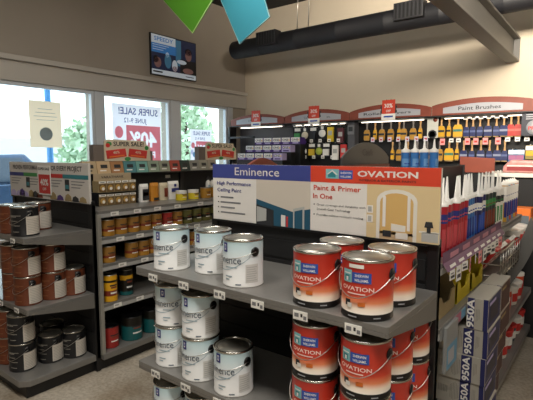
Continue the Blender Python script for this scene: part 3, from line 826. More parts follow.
for i, y in enumerate((3.375, 3.44)):
    BT('white bottle behind the amber tins, %s from the post' % ORD[i], (-3.38, y, 1.197), 0, 'white bottles by the amber tins')
for i, (y, z) in enumerate(((2.97, 1.37),)):
    tag(MB().box(-3.538, -3.534, y-.03, y+.03, z, z+.03, TAGW).obj('price_card'), 'small white card on the black panel above the yellow tubs', 'price tag')
# colour cards along the top of the stain run
cc = ['b09a78', 'c2a57e', 'a6774c', '4c8288', '6fa39a', '8a9a86', '8c8f7c', 'a8483a', '30403a', '8f8d84', '9a9788', 'a39a8a']
y = 2.03
for i in range(12):
    wd = .132
    m = mat('card_'+cc[i], cc[i], .5)
    t = thing('colour_card', '%s colour leaflet, %s from the post along the top of the stain run' % (('tan','cream','brown','teal','pale teal','sage','olive','red','dark green','grey','light grey','beige')[i], ORD[i]), 'leaflet', (-3.47, y+wd/2, 1.44), 0, 'colour leaflets on the stain run')
    MB().prism([(-.06, 0), (.0, 0), (-.025, .105), (-.06, .105)], lambda a, b, d: (a, d, b), -wd/2+.003, wd/2-.003, m).obj('leaflet', t)
    f = MB(); sl = lambda u, v: (.0012-.238*v, u, v)
    for (a, b, z0, z1, mm) in ((-.03, .035, .045, .075, INK), (-.04, .02, .02, .03, WHITE)): f.add([sl(a, z0), sl(b, z0), sl(b, z1), sl(a, z1)], [(0,1,2,3)], mm if i not in (0,) else INK)
    f.obj('print', t)
    y += wd
tag(MB().box(-3.54, -3.465, 2.02, 3.63, 1.425, 1.438, BLACK).box(-3.54, -3.533, 2.02, 3.63, 1.438, 1.54, BLACK).obj('leaflet_rack'), 'black rack holding colour leaflets over the stain shelves', 'rack')
t = thing('shelf_header', 'beige strip reading VARATHANE under the first leaflets', 'sign', (-3.455, 2.29, 1.378))
MB().box(-.004, 0, -.18, .19, 0, .064, mat('beige_strip', 'b5a284', .5)).obj('strip', t)
MB().text('VARATHANE', INK, FX(.0008, 0, .022), w=.22, size=.028, bold=.01).obj('lettering', t)
# sale toppers
SAND = mat('topper_cream', 'cdbfa6', .6); TOPB = mat('topper_brown', '6d4a3a', .6); TOPG = mat('topper_grey', '6a5f58', .6)
def topper(label, y0):
    W = .56
    t = thing('sale_topper', label, 'display sign', (-3.50, y0+.03, 1.545)); t.scale = (1, 1.1, .9)
    MB().box(-.06, 0, 0, W, 0, .10, TOPG).box(-.06, 0, 0, .12, .10, .155, TOPG).obj('base_box', t)
    fp = MB().prism([(.09, 0), (.53, 0), (.525, .14), (.49, .165), (.485, .20), (.12, .21), (.09, .19)], lambda a, b, d: (d, a, b), .001, .012, SAND)
    fp.obj('front_panel', t)
    f = MB()
    f.text('SUPER SALE!', INK, FX(.0135, .315, .146), w=.29, size=.06, bold=.02)
    for c, a in ((.195, .13), (.40, -.13)):
        R2 = Matrix.Rotation(a, 4, 'X'); f.T = Matrix.Translation((.0125, c, .072)) @ R2
        f.box(0, .003, -.09, .09, -.04, .04, RED); f.text('40%', SAND, lambda u, v: (.0035, u, v), w=.06, size=.035, bold=.02); f.box(.003, .0036, -.07, .07, -.032, -.02, ORANGE)
    f.T = Matrix()
    disc(f, .0131, .13, .165, .025, .022, GREEN); disc(f, .0133, .12, .15, .02, .02, RED); disc(f, .0131, .49, .13, .02, .022, GREEN); disc(f, .0131, .3, .02, .03, .02, GREEN)
    f.obj('lettering', t)
topper('super sale topper closest to the post on the stain run', 2.115)
topper('super sale topper partly behind the indigo sign, nearer the back wall', 3.33)

# ---------------------------------------------------------------- wall bays along the back
VY = 5.5
BAY = [(-4.97, -3.912), (-3.904, -2.857), (-2.849, -1.785), (-1.777, -.70)]
BTXT = ['Paint Trays', 'Cov  ers', 'Roller Covers', 'Paint Brushes']
GREYB = mat('grey_bay_panel', '4b4b50', .6)
GLOW = emit_mat('tube_light', 'fff1de', 4.0)
for i, (a, b) in enumerate(BAY):
    nm = ('closest to the windows', 'with a grey column at its end', 'labelled Roller Covers', 'labelled Paint Brushes')[i]
    t = thing('wall_bay', 'black wall shelving bay ' + nm, 'shelving', ((a+b)/2, 5.72, 0))
    hw = (b-a)/2
    MB().box(-hw, hw, 0, .03, .1, 2.05, GREYB if i == 0 else BOARD).obj('back_panel', t)
    MB().box(-hw, hw, -.42 if i > 1 else -.0, .03, 0, .14, BLACK).obj('kick_base', t)
    if i > 1:
        for zz in (.60, 1.05): MB().box(-hw, hw, -.40, 0, zz-.05, zz, SHELF).obj('shelf', t)
    MB().box(-hw+.02, hw-.02, -.16, -.0, 2.045, 2.055, BLACK).obj('canopy', t)
    v = thing('header_board', 'arched maroon header board over the wall bay ' + nm, 'sign', ((a+b)/2, VY, 2.055))
    N = 16; zt = (.165, .175, .178, .180)[i]; za = (.092, .098, .105, .115)[i]
    poly = [(-hw, 0), (hw, 0)] + [(hw-2*hw*j/N, za+(zt-za)*math.sin(PI*j/N)**.8) for j in range(N+1)]
    MB().prism(poly, lambda p, q2, d: (p, d, q2), -.012, .012, MAROON).obj('board', v, bev=.003)
    MB().box(-hw, hw, -.02, .20, -.012, 0, BLACK).obj('bottom_rail', v)
    lx = hw*.76; lpoly = [(-lx, .02), (lx, .02)] + [(lx-2*lx*j/N, .085+.035*math.sin(PI*j/N)) for j in range(N+1)]
    lp = MB().prism(lpoly, lambda p, q2, d: (p, d, q2), -.016, -.012, LABEL).obj('label_plate', v)
    if i in (2, 3):
        MB().text(BTXT[i], INK, FY(-.02, -.0168, .048), w=(.62, .44)[i == 3], size=(.045, .06)[i == 3], bold=.01).obj('lettering', lp)
    elif i == 1:
        f = MB().text('Co', INK, FY(-.16, -.0168, .048), size=.045); f.text('ers', INK, FY(.21, -.0168, .048), size=.045); f.obj('lettering', lp)
    else:
        f = MB().text('P', INK, FY(-.14, -.0168, .048), size=.045); f.obj('lettering', lp)
    l = thing('strip_light', 'slim lit tube above the wall bay ' + nm, 'light', ((a+b)/2, 5.60, 2.03))
    MB().box(-hw+.08, hw-.08, -.02, .02, 0, .013, PLWHT).obj('housing', l)
    MB().tube([(-hw+.12, 0, -.006), (hw-.12, 0, -.006)], .0045, GLOW).obj('tube', l)
t = thing('grey_column_display', 'narrow grey column with screen box between the tools and roller covers', 'display', (-2.855, 5.55, 0))
MB().box(-.05, .05, 0, .12, 0, 2.04, GREYB).obj('column', t)
MB().box(-.045, .045, -.02, 0, 1.87, 1.99, mat('grey_box', '75767a', .4)).obj('screen_box', t, bev=.004)
MB().box(-.03, .03, -.024, -.02, 1.91, 1.97, PH3).obj('screen', t)
# tags on the valance
def make_vt():
    t = thing('sale_tag', '', 'sale tag')
    pts = []
    for j in range(24):
        a = 2*PI*j/24; r = .10 if j % 2 else .085
        pts.append((r*math.cos(a)*1.15, r*math.sin(a)*1.25))
    MB().prism(pts, lambda p, q2, d: (p, d, q2), -.006, -.002, INK).obj('burst_back', t)
    f = MB().box(-.085, .085, -.010, -.006, -.055, .115, SIGNR).box(-.092, .092, -.010, -.006, -.135, -.055, WHITE).box(-.06, .06, -.0105, -.01, -.10, -.08, BLUE)
    f.text('30%', WHITE, FY(0, -.0112, .02), w=.11, size=.07, bold=.02); f.text('OFF', WHITE, FY(0, -.0112, -.035), w=.06, size=.04, bold=.02); f.obj('tag_print', t)
    return t
VT = Kind(make_vt)
for nm, x, z in (('first header board from the windows', -4.44, 2.155), ('second header board from the windows', -3.40, 2.16), ('Roller Covers header board', -2.31, 2.165)):
    VT('orange and white sale tag hung on the ' + nm, (x, VY-.0138, z), 0, 'sale tags on the header boards')
# black arm at the window end of the first bay
tag(MB().box(-4.98, -4.46, 5.44, 5.48, 1.855, 1.885, BLACK).box(-4.98, -4.95, 5.44, 5.60, 1.5, 2.04, BLACK).box(-4.98, -4.95, 5.44, 5.48, 0, 1.5, BLACK).obj('metal_stand'), 'black metal arm frame at the window end of the wall bays', 'frame')

def make_purple(main):
    def mk():
        t = thing('boxed_product', '', 'box')
        W, H, DD = .158, .098, .17
        MB().box(-W/2, W/2, 0, DD, 0, H, PURPLE if main else LILAC).obj('carton', t, bev=.003)
        f = MB().box(-W/2+.004, W/2-.004, -.0012, 0, H*.36, H*.98, WHITE) if main else MB().box(-W/2+.02, W/2-.02, -.0012, 0, H*.55, H*.8, WHITE)
        f.text('ONE', INK, FY(-.008, -.002, H*.5), w=.108, size=.044, bold=.02)
        f.box(-.05, .05, -.0012, 0, H*.1, H*.28, LILAC if main else PURPLE); f.box(.05, .066, -.0018, 0, H*.5, H*.7, YEL)
        f.obj('front_print', t)
        return t
    return mk
PU = Kind(make_purple(True)); PL = Kind(make_purple(False))
for r, (z, y, x0) in enumerate(((1.752, 5.45, -4.36), (1.638, 5.33, -4.44), (1.522, 5.21, -4.50))):
    for i in range(5):
        k = PL if (i == 4 and r > 0) else PU
        k('%s box, %s from the windows in the %s row of the stepped stack' % ('lilac' if k is PL else 'white and purple', ORD[i], ('top', 'middle', 'bottom')[r]), (x0+.168*i, y, z), 0, 'boxes on the stepped stand')
st = MB()
for r, (z, y, x0) in enumerate(((1.752, 5.45, -4.36), (1.638, 5.33, -4.44), (1.522, 5.21, -4.50))):
    st.box(x0-.09, x0+.76, y-.005, y+(.18 if r else .24), (0 if r == 0 else z-.012), z-.001, BLACK) if r == 0 else st.box(x0-.09, x0+.76, y-.005, y+.115, 0, z-.001, BLACK)
tag(st.obj('stepped_stand'), 'black stepped stand carrying three rows of purple boxes', 'stand')

# hanging tools in the second bay
def hang(name, label, cat, x, z, parts, group):
    t = thing(name, label, cat, (x, 5.60, z), 0, group)
    for pn, mb in parts: mb.obj(pn, t)
    return t
def pegs(x, z): pass
CARD = mat('card_black', '17171a', .5); LEMON = mat('tool_yellow', 'd8b92a', .45); FLUFF = mat('roller_nap', 'd9d2bd', .9, bump=.6, scale=200); LIME = mat('tool_lime', 'a8b84a', .5)
def tool_parts(kind, m):
    hook = MB().tube([(0, .118, -.01), (0, -.02, -.008), (0, -.03, .006)], .003, WIRE, 6)
    if kind == 'card':
        b = MB().box(-.055, .055, -.004, 0, -.20, -.0, CARD); f = MB().box(-.05, .05, -.0055, -.004, -.06, -.015, WHITE).box(-.045, .045, -.03, -.004, -.18, -.09, m)
        return [('hook', hook), ('backing_card', b), ('tool_body', f)]
    if kind == 'round':
        b = MB().box(-.06, .06, -.004, 0, -.20, 0, CARD); f = MB().lathe([(0, -.035), (.03, -.035), (.05, -.02), (.055, 0)], m, 20, (0, 0, -.12), axis='y')
        f.box(-.02, .02, -.012, -.004, -.06, -.02, WHITE)
        return [('hook', hook), ('backing_card', b), ('tool_body', f)]
    if kind == 'long':
        f = MB().box(-.045, .045, -.03, 0, -.24, -.04, m); b = MB().box(-.02, .02, -.02, 0, -.04, 0, PLBLK)
        f.box(-.03, .03, -.032, -.03, -.15, -.09, PH4)
        return [('hook', hook), ('tool_body', f), ('handle', b)]
    f = MB().lathe([(.004, -.10), (.022, -.10), (.022, .10), (.004, .10)], m, 18, (0, -.02, -.10), axis='x')
    b = MB().tube([(0, -.02, 0), (.0, -.02, -.06)], .006, PLBLK)
    return [('hook', hook), ('tool_body', f), ('handle', b)]
tools = [(-3.75, 2.0, 'card', GREEN, 'tool card with green blade'), (-3.62, 2.0, 'round', FLUFF, 'pale domed sponge on a black card'), (-3.48, 2.0, 'card', CARD, 'black tool card with white top'), (-3.33, 2.02, 'round', WHITE, 'white disc tool under a yellow handle'), (-3.19, 2.02, 'long', LEMON, 'long yellow tool pack'), (-3.03, 2.0, 'long', mat('tool_maroon', '5d2830', .5), 'maroon and white tool pack'),
         (-3.75, 1.77, 'card', LIME, 'tool card with lime edge'), (-3.64, 1.77, 'round', PLWHT, 'white scraper tool on a card'), (-3.50, 1.77, 'card', LEMON, 'yellow-handled tool card'), (-3.38, 1.77, 'round', LIME, 'lime domed tool on a black card'), (-3.26, 1.77, 'card', PLWHT, 'white bladed tool card'), (-3.11, 1.77, 'long', PLWHT, 'white banded tool pack'), (-2.98, 1.78, 'long', RED, 'red tool pack beside the grey column')]
for x, z, k, m, nm in tools:
    hang('hanging_tool', nm + (' in the upper row of the tool bay' if z > 1.9 else ' in the lower row of the tool bay'), 'tool', x, z, tool_parts(k, m), 'tools hanging in the second bay')
def make_ptag(m, W=.05, H=.045):
    def mk():
        t = thing('hook_tag', '', 'price tag')
        MB().box(-W/2, W/2, -.003, 0, 0, H, m).obj('card', t); MB().box(-W*.3, W*.3, -.0036, -.003, H*.3, H*.6, GINK if m is TAGW else RED).obj('print', t)
        return t
    return mk
HT = Kind(make_ptag(TAGW)); HP = Kind(make_ptag(TAGP, .055, .075)); HL = Kind(make_ptag(mat('tag_lilac', 'c9c4d6', .5), .05, .06))
for i in range(6): HT('white hook tag, %s from the windows above the upper tools' % ORD[i], (-3.78+.145*i, 5.565, 2.005), 0, 'hook tags above the upper tools')
for i in range(6): HT('white hook tag, %s from the windows above the lower tools' % ORD[i], (-3.78+.145*i, 5.565, 1.775), 0, 'hook tags above the lower tools')
for i in range(5): HT('white hook tag, %s from the windows below the lower tools' % ORD[i], (-3.76+.15*i, 5.585, 1.545), 0, 'hook tags below the lower tools')

# brushes
BNAVY = mat('brush_navy', '27305e', .4); BRED = mat('brush_red', 'b23a36', .4); BYEL = mat('brush_yellow', 'd9a62a', .4); BSTR = mat('brush_stripe', '28303a', .4); BGRN = mat('brush_greenband', '3f7a6a', .4); BGOLD = mat('brush_gold', 'b98a35', .4)
def make_brush(sleeve, band, W, H, hm=WOOD, L=.10):
    def mk():
        t = thing('paintbrush', '', 'paintbrush')
        MB().lathe([(.004, 0), (.011, -.006), (.0125, -.03), (.0085, -L*.6), (.014, -L)], hm, 12).obj('handle', t)
        MB().prism([(-W*.32, -L-.0), (W*.32, -L-.0), (W*.5, -L-.035), (W*.5, -L-H), (-W*.5, -L-H), (-W*.5, -L-.035)], lambda a, b, d: (a, d, b), -.014, .014, sleeve).obj('sleeve', t, bev=.003)
        MB().box(-W*.47, W*.47, -.0145, .0145, -L-H*.58, -L-H*.38, band).obj('printed_band', t)
        MB().box(-W*.42, W*.42, -.010, .010, -L-H-.012, -L-H, BRIST).obj('bristles', t)
        return t
    return mk
KB = {'yellow': Kind(make_brush(BYEL, BSTR, .085, .125)), 'narrow yellow': Kind(make_brush(BYEL, BSTR, .045, .12)), 'wide yellow': Kind(make_brush(BYEL, BGRN, .105, .14, L=.09)), 'navy': Kind(make_brush(BNAVY, mat('brush_blueband', '5a6690', .4), .065, .11, L=.12)), 'wide navy': Kind(make_brush(BNAVY, mat('brush_lightband', '8d93a8', .4), .085, .115, L=.115)), 'red': Kind(make_brush(BRED, mat('brush_redband', 'c86a60', .4), .075, .125, L=.11)), 'gold': Kind(make_brush(BGOLD, BSTR, .08, .13, mat('handle_grey', '7a7672', .5), L=.10))}
def brush_row(items, z, row, y=5.62):
    cnt = {}
    for x, k in items:
        cnt[k] = cnt.get(k, -1)+1
        o = KB[k]('%s paintbrush, %s of its colour in the %s' % (k, ORD[cnt[k]], row), (x, y, z), random.uniform(-.05, .05), 'paintbrushes hanging in the ' + row)
brush_row([(-2.66, 'gold'), (-2.545, 'narrow yellow'), (-2.45, 'gold'), (-2.33, 'gold'), (-2.22, 'narrow yellow'), (-2.16, 'gold'), (-2.04, 'gold'), (-1.95, 'narrow yellow')], 2.025, 'upper row under Roller Covers')
brush_row([(-2.30, 'narrow yellow'), (-2.21, 'gold'), (-2.10, 'narrow yellow'), (-1.98, 'gold'), (-1.86, 'gold')], 1.765, 'lower row under Roller Covers')
brush_row([(-1.70, 'yellow'), (-1.61, 'narrow yellow'), (-1.51, 'wide yellow'), (-1.415, 'navy'), (-1.345, 'navy'), (-1.27, 'navy'), (-1.185, 'wide navy'), (-1.10, 'navy'), (-1.025, 'wide navy'), (-.955, 'red'), (-.885, 'red'), (-.805, 'yellow'), (-.722, 'wide yellow')], 2.04, 'upper row under Paint Brushes')
brush_row([(-1.71, 'gold'), (-1.60, 'wide yellow'), (-1.51, 'narrow yellow'), (-1.435, 'wide navy'), (-1.345, 'navy'), (-1.25, 'wide navy'), (-1.16, 'navy'), (-1.08, 'wide navy'), (-1.005, 'navy')], 1.765, 'lower row under Paint Brushes')
t = thing('gauge_card', 'tall pale card with a dark round dial hanging between brush bays', 'card', (-1.785, 5.57, 1.80))
MB().box(-.065, .065, -.006, 0, 0, .24, mat('pale_card', 'c2c2b8', .5)).obj('card', t)
f = MB(); N = 20
f.lathe([(.036, -.004), (.05, -.006), (.05, 0)], PH3, 24, (0, -.006, .045), axis='y', cap=False); f.lathe([(0, -.002), (.036, -.002)], mat('dial_face', '9aa39a', .4), 24, (0, -.006, .045), axis='y'); f.lathe([(0, -.004), (.026, -.003), (.026, 0)], MAROON, 18, (.03, -.006, .215), axis='y'); f.obj('dial', t)
for i in range(7): HL('lilac hook tag, %s from the windows over the lower roller covers row' % ORD[i], (-2.56+.115*i, 5.585, 1.765), 0, 'hook tags in the roller covers bay')
for i in range(6): (HT)('white hook tag, %s from the windows over the upper paint brushes' % ORD[i], (-1.42+.082*i, 5.585, 2.0), 0, 'hook tags over the upper paint brushes')
for i, (x, k) in enumerate(((-1.67, HP), (-1.57, HT), (-1.49, HT), (-1.39, HP), (-1.30, HP), (-1.20, HP), (-1.07, HP), (-.975, HT), (-.88, HT), (-.79, HT))):
    k('%s hook tag, %s from the windows over the lower paint brushes' % ('pink' if k is HP else 'white', ORD[i]), (x, 5.585, 1.715 if k is HP else 1.745), 0, 'hook tags over the lower paint brushes')
def make_pk(c1, c2):
    def mk():
        t = thing('hanging_pack', '', 'package')
        MB().box(-.042, .042, -.025, .0, -.15, 0, c1).obj('pack_body', t, bev=.004)
        MB().box(-.040, .040, -.0262, -.025, -.05, -.005, WHITE).box(-.036, .036, -.0262, -.025, -.11, -.06, c2).obj('pack_print', t)
        MB().tube([(0, .09, .012), (0, -.012, .012), (0, -.014, -.0)], .003, WIRE, 6).obj('hook', t)
        return t
    return mk
K1 = Kind(make_pk(mat('pack_teal', '2f6a9a', .35), mat('pack_pink', 'a8668a', .4))); K2 = Kind(make_pk(mat('pack_ochre', '8a7a3a', .4), YEL))
for i, x in enumerate((-1.015+.09, -.925+.075)): K1('teal and pink hanging pack, %s from the windows beside the lower brushes' % ORD[i], (x, 5.63, 1.655), 0, 'teal packs beside the lower brushes')
K2('ochre hanging pack under the yellow brushes', (-.76, 5.63, 1.70), 0)
t = thing('dark_poster', 'navy sign with a red PRO badge at the end of the brush bay', 'sign', (-.60, 5.52, 1.80))
MB().box(-.24, .2, 0, .01, 0, .26, mat('poster_navy', '1d2130', .45)).obj('panel', t)
f = MB(); f.lathe([(0, -.002), (.075, -.002), (.075, 0)], LABEL, 24, (-.12, 0, .085), axis='y')
f.text('PRO', RED, FY(-.12, -.0034, .062), w=.11, size=.05, bold=.03)
for k in range(3): f.box(-.2, -.05-.03*k, -.001, 0, .215-.022*k, .224-.022*k, LABEL)
f.obj('print', t)

# ---------------------------------------------------------------- counter fixture at the end of the caulk aisle
t = thing('black_counter', 'black counter unit with pale top ledge beyond the caulk tubes', 'counter', (-.35, 4.46, 0))
MB().box(-.60, .62, 0, .46, 0, 1.405, BOARD).obj('carcass', t, bev=.006)
MB().box(-.62, .64, -.03, .49, 1.405, 1.44, mat('ledge_white', 'd5d1c8', .5)).obj('top_ledge', t, bev=.004)
t = thing('wrapped_package', 'pink and white wrapped package lying on the pale ledge', 'package', (-.68, 4.58, 1.44))
PK1 = mat('wrap_pink', 'c08a84', .3, noise=.15, scale=25); PK2 = mat('wrap_red', '8e3a3c', .35)
MB().prism([(-.14, 0), (.14, 0), (.16, .05), (.13, .11), (-.08, .115), (-.13, .06)], lambda a, b, d: (a, d, b), -.08, .08, PK1).obj('wrap', t, bev=.02, seg=3)
MB().box(-.10, .12, -.083, -.079, .02, .055, PK2).box(-.10, .10, -.0835, -.079, .058, .066, WHITE).obj('wrap_print', t)
t = thing('maroon_panel', 'plain maroon header panel in front of the brushes', 'sign', (-1.00, 4.40, 1.50))
MB().prism([(-.15, -.06), (.14, -.06), (.14, .068), (-.15, .085)], lambda a, b, d: (a, d, b), -.012, .012, MAROON).obj('panel', t, bev=.003)
MB().box(-.02, .02, .012, .03, -.5, .05, BLACK).obj('post', t)
t = thing('grey_leaflet_holder', 'grey sloped sign holder beside the red sign edge', 'sign', (-.86, 2.55, 1.50))
MB().prism([(-.09, .0), (.08, 0), (.05, .075), (-.09, .085)], lambda a, b, d: (a, d, b), -.004, .004, mat('holder_grey', '6a6863', .35)).obj('panel', t)
MB().box(-.28, .0, .004, .02, -.06, .02, BLACK).obj('bracket', t)
# arched Caulk header on the spine
t = thing('arched_header', 'grey arched Caulk header standing behind the red sign', 'sign', (-1.14, 2.40, 1.50))
N = 16; poly = [(-.30, .045), (.30, .045)] + [(.30-.60*j/N, .085+.085*math.sin(PI*j/N)**.8) for j in range(N+1)]
MB().prism(poly, lambda a, b, d: (d, a, b), .0, .012, mat('arch_grey', '3f3e3d', .45)).obj('arch_board', t, bev=.002)
MB().box(-.002, .016, -.30, .30, .005, .045, MAROON).obj('base_band', t)
MB().text('Caulk', INK, FX(.0135, .0, .095), w=.14, size=.055).obj('lettering', t)
# second low maroon dome header
t = thing('arched_header', 'low maroon domed header end behind the indigo sign', 'sign', (-1.75, 2.22, 1.45))
MB().prism([(-.16+.32*j/12, .08+.05*math.sin(PI*j/12)) for j in range(13)] + [(.16, 0), (-.16, 0)], lambda a, b, d: (d, a, b), -.01, .01, MAROON).obj('arch_board', t, bev=.002)
MB().box(.01, .61, -.02, .02, 0, .03, BLACK).obj('bracket', t)

# ---------------------------------------------------------------- caulk tubes
def make_tube(cb, cc2, cc3, name='caulk_tube', R=.0235, H=.215, noz=.095, stout=False):
    def mk():
        t = thing(name, '', 'caulk tube')
        MB().lathe([(R, 0), (R, H)], cb, 16).obj('tube_body', t)
        f = MB().patch(R+.0006, -30, 130, H*.66, H*.84, cc2, 8).patch(R+.0006, 10, 100, H*.70, H*.73, cc3, 6).patch(R+.0006, 30, 75, H*.12, H*.55, cc3, 6)
        if stout: f.patch(R+.0007, -80, 200, H*.52, H*.97, PLWHT, 14)
        f.obj('tube_label', t)
        MB().lathe([(R+.001, H-.002), (R+.001, H+.012), (R*.55, H+.016), (.0075, H+.022), (.003, H+.022+noz), (0, H+.022+noz)], PLWHT, 16, cap=False).obj('nozzle', t)
        return t
    return mk
CTR = Kind(make_tube(mat('tube_red', 'a8242e', .4), NAVY, mat('tube_red_light', 'c04a50', .4))); CTB = Kind(make_tube(mat('tube_blue', '2f6aa8', .4), WHITE, NAVY)); CTN = Kind(make_tube(mat('tube_navy', '26285c', .4), WHITE, BLUE)); CTD = Kind(make_tube(mat('tube_dark', '2c3a38', .4), GREEN, MAROON)); CTW = Kind(make_tube(PLWHT, INK, GREEN))
CTY = Kind(make_tube(mat('tube_yellow', 'c99a2c', .4), WHITE, NAVY, R=.028, H=.235, noz=.012, stout=True)); CTO = Kind(make_tube(mat('tube_orange', 'c8552c', .4), WHITE, NAVY, R=.028, H=.235, noz=.012, stout=True)); CTS = Kind(make_tube(mat('tube_sky', '6a8cae', .4), WHITE, NAVY, R=.028, H=.235, noz=.012, stout=True))
seq = [('red', CTR)]*7 + [('blue', CTB)]*3 + [('navy', CTN)]*4 + [('dark green', CTD)]*5 + [('white', CTW)]*4
y = 1.95
for i, (nm, k) in enumerate(seq):
    for r, x in enumerate((-.575,)):
        k('%s caulk tube, %s from the sign end of the long shelf' % (nm, ORD[i]), (x, y+.02*r, 1.173), random.uniform(-.3, .3), 'caulk tubes on the long shelf').rotation_euler = (random.uniform(-.10, .05), random.uniform(-.05, .05), random.uniform(-.3, .3))
    y += .0535
for i, (nm, k) in enumerate((('yellow', CTY), ('sky blue', CTS), ('orange', CTO), ('sky blue', CTS), ('yellow', CTY), ('orange', CTO))):
    k('stout %s tube with white cap, %s from the counter on the long shelf' % (nm, ORD[5-i]), (-.575, 3.235+.075*i, 1.171), 0, 'stout tubes on the long shelf')
BT4 = Kind(make_tube(mat('tube_mid_blue', '3a76b8', .4), mat('tube_pale_blue', '6f9fd0', .4), BLUE, R=.0225, noz=.045))
for i, x in enumerate((-.905, -.855, -.805, -.755)):
    BT4('blue caulk tube raised behind the red sign, %s from the Caulk header' % ORD[i], (x, 2.39, 1.399), .4*i, 'raised blue tubes behind the sign')
tag(MB().box(-.935, -.725, 2.36, 2.42, 1.171, 1.398, BLACK).obj('tube_riser', bev=.003), 'black riser block under the four blue tubes', 'riser')
# purple price rail with hanging tags
t = thing('price_rail', 'purple price rail along the caulk shelf lip', 'rail', (-.528, 1.83, 1.165))
MB().add([(0, 0, 0), (.022, 0, -.03), (.022, 1.14, -.03), (0, 1.14, 0), (-.002, 0, .045), (-.002, 1.14, .045)], [(0,1,2,3), (0,3,5,4)], mat('rail_purple', '6b4566', .5)).obj('rail', t)
f = MB()
for k in range(8): f.add([(.0015+.011, .05+k*.13, -.012), (.0175, .05+k*.13, -.023), (.0175, .13+k*.13, -.023), (.0125, .13+k*.13, -.012)], [(0,1,2,3)], TAGW)
for k in range(5): f.box(.0, .001, .1+k*.19, .22+k*.19, .008, .03, mat('rail_pink', 'c98a9c', .5))
f.obj('rail_print', t)
def make_rt(m, H):
    def mk():
        t = thing('rail_tag', '', 'price tag')
        MB().box(0, .002, -.028, .028, -H, 0, m).obj('card', t); MB().box(.002, .0026, -.02, .02, -H*.8, -H*.55, RED if m is TAGP else INK).box(.002, .0026, -.02, .01, -H*.4, -H*.25, GINK).obj('print', t)
        return t
    return mk
RT1 = Kind(make_rt(TAGW, .04)); RT2 = Kind(make_rt(TAGP, .06)); RT3 = Kind(make_rt(TAGW, .065))
for i in range(12):
    k = (RT1, RT3, RT1, RT2, RT1, RT2, RT3)[i % 7]
    k('%s tag hanging from the purple rail, %s from the sign end' % ('pink' if k is RT2 else 'white', ORD[i]), (-.504, 1.88+.094*i, 1.137), random.uniform(-.25, .25), 'tags on the purple rail')

# lower shelves of the caulk aisle
def bin_(label, y, W, col, H, x0=-.88, x1=-.56, z=.901, cut=.5):
    t = thing('display_bin', label, 'bin', ((x0+x1)/2, y, z))
    dx = (x1-x0)/2; th = .006
    m = MB().box(-dx, dx, -W/2, W/2, 0, th, col).box(-dx, -dx+th, -W/2, W/2, th, H, col)
    for s in (-W/2, W/2-th): m.prism([(-dx, th), (-dx, H), (dx-.06, H), (dx, H*cut), (dx, th)], lambda a, b, d: (a, d, b), s, s+th, col)
    m.obj('bin_shell', t)
    MB().prism([(-W/2, th), (-W/2, H*cut), (-W*.3, H*cut), (-W*.15, H*cut*.55), (W*.15, H*cut*.55), (W*.3, H*cut), (W/2, H*cut), (W/2, th)], lambda a, b, d: (d, a, b), dx-th, dx, col).obj('front_lip', t)
    return t
bin_('open kraft cardboard bin just behind the stacked cartons', 2.02, .26, KRAFT, .19)
bin_('yellow cardboard bin closest to the cartons under the purple rail', 2.30, .24, YELB, .20)
bin_('second yellow cardboard bin towards the wire rack', 2.57, .24, YELB, .17)
# wire rack with striped packs
t = thing('wire_rack', 'wire rack full of striped packets under the purple rail', 'rack', (-.66, 3.03, .901))
f = MB()
for zz in (.02, .09, .16):
    f.tube([(-.18, -.30, zz), (.18, -.30, zz), (.18, .30, zz), (-.18, .30, zz)], .004, WIRE, 6, closed=True)
for k in range(9): f.tube([(.18, -.30+k*.075, 0.005), (.18, -.30+k*.075, .16)], .003, WIRE, 6)
for k in range(5): f.tube([(-.18+.09*k, -.30, 0.005), (-.18+.09*k, -.30, .16)], .003, WIRE, 6)
f.obj('wire_frame', t)
def make_sp(m):
    def mk():
        t = thing('striped_packet', '', 'packet')
        a = math.radians(35)
        f = MB(); f.T = Matrix.Rotation(a, 4, 'Y')
        f.box(-.012, .012, -.045, .045, 0, .20, m).obj('packet', t, bev=.004)
        g = MB(); g.T = f.T
        for k in range(4): g.box(.012, .0128, -.044, .044, .03+.045*k, .05+.045*k, WHITE if m is RED else RED)
        g.obj('stripes', t)
        return t
    return mk
SP1 = Kind(make_sp(WHITE)); SP2 = Kind(make_sp(RED))
for i in range(6):
    for r in range(2):
        (SP1 if (i+r) % 3 else SP2)('%s striped packet, %s from the bins in the %s row of the wire rack' % ('white' if (i+r) % 3 else 'red', ORD[i], ('outer', 'inner')[r]), (-.62-.13*r, 2.785+.096*i, .912), 0, 'striped packets in the wire rack')
# grey chute board at an angle
t = thing('plastic_chute', 'grey plastic chute sloping out under the caulk shelf', 'chute', (-.55, 3.36, .86))
f = MB(); vs = []; fs = []; N = 8
for i in range(N+1):
    u = i/N; yy = -.08+.10*u; xx = .02+.15*u+.02*math.sin(u*PI); zz = -.14+.36*u
    vs += [(xx, yy, zz), (xx-.05, yy+.03, zz+.11), (xx-.006, yy, zz), (xx-.056, yy+.03, zz+.11)]
for i in range(N): b = 4*i; fs += [(b, b+4, b+5, b+1), (b+2, b+3, b+7, b+6), (b, b+2, b+6, b+4), (b+1, b+5, b+7, b+3)]
fs += [(0, 1, 3, 2), (4*N, 4*N+2, 4*N+3, 4*N+1)]
f.add(vs, fs, mat('chute_grey', '55534f', .5)).obj('chute_board', t)
MB().box(-.06, .0, -.11, -.09, -.03, -.01, BLACK).obj('bracket', t)
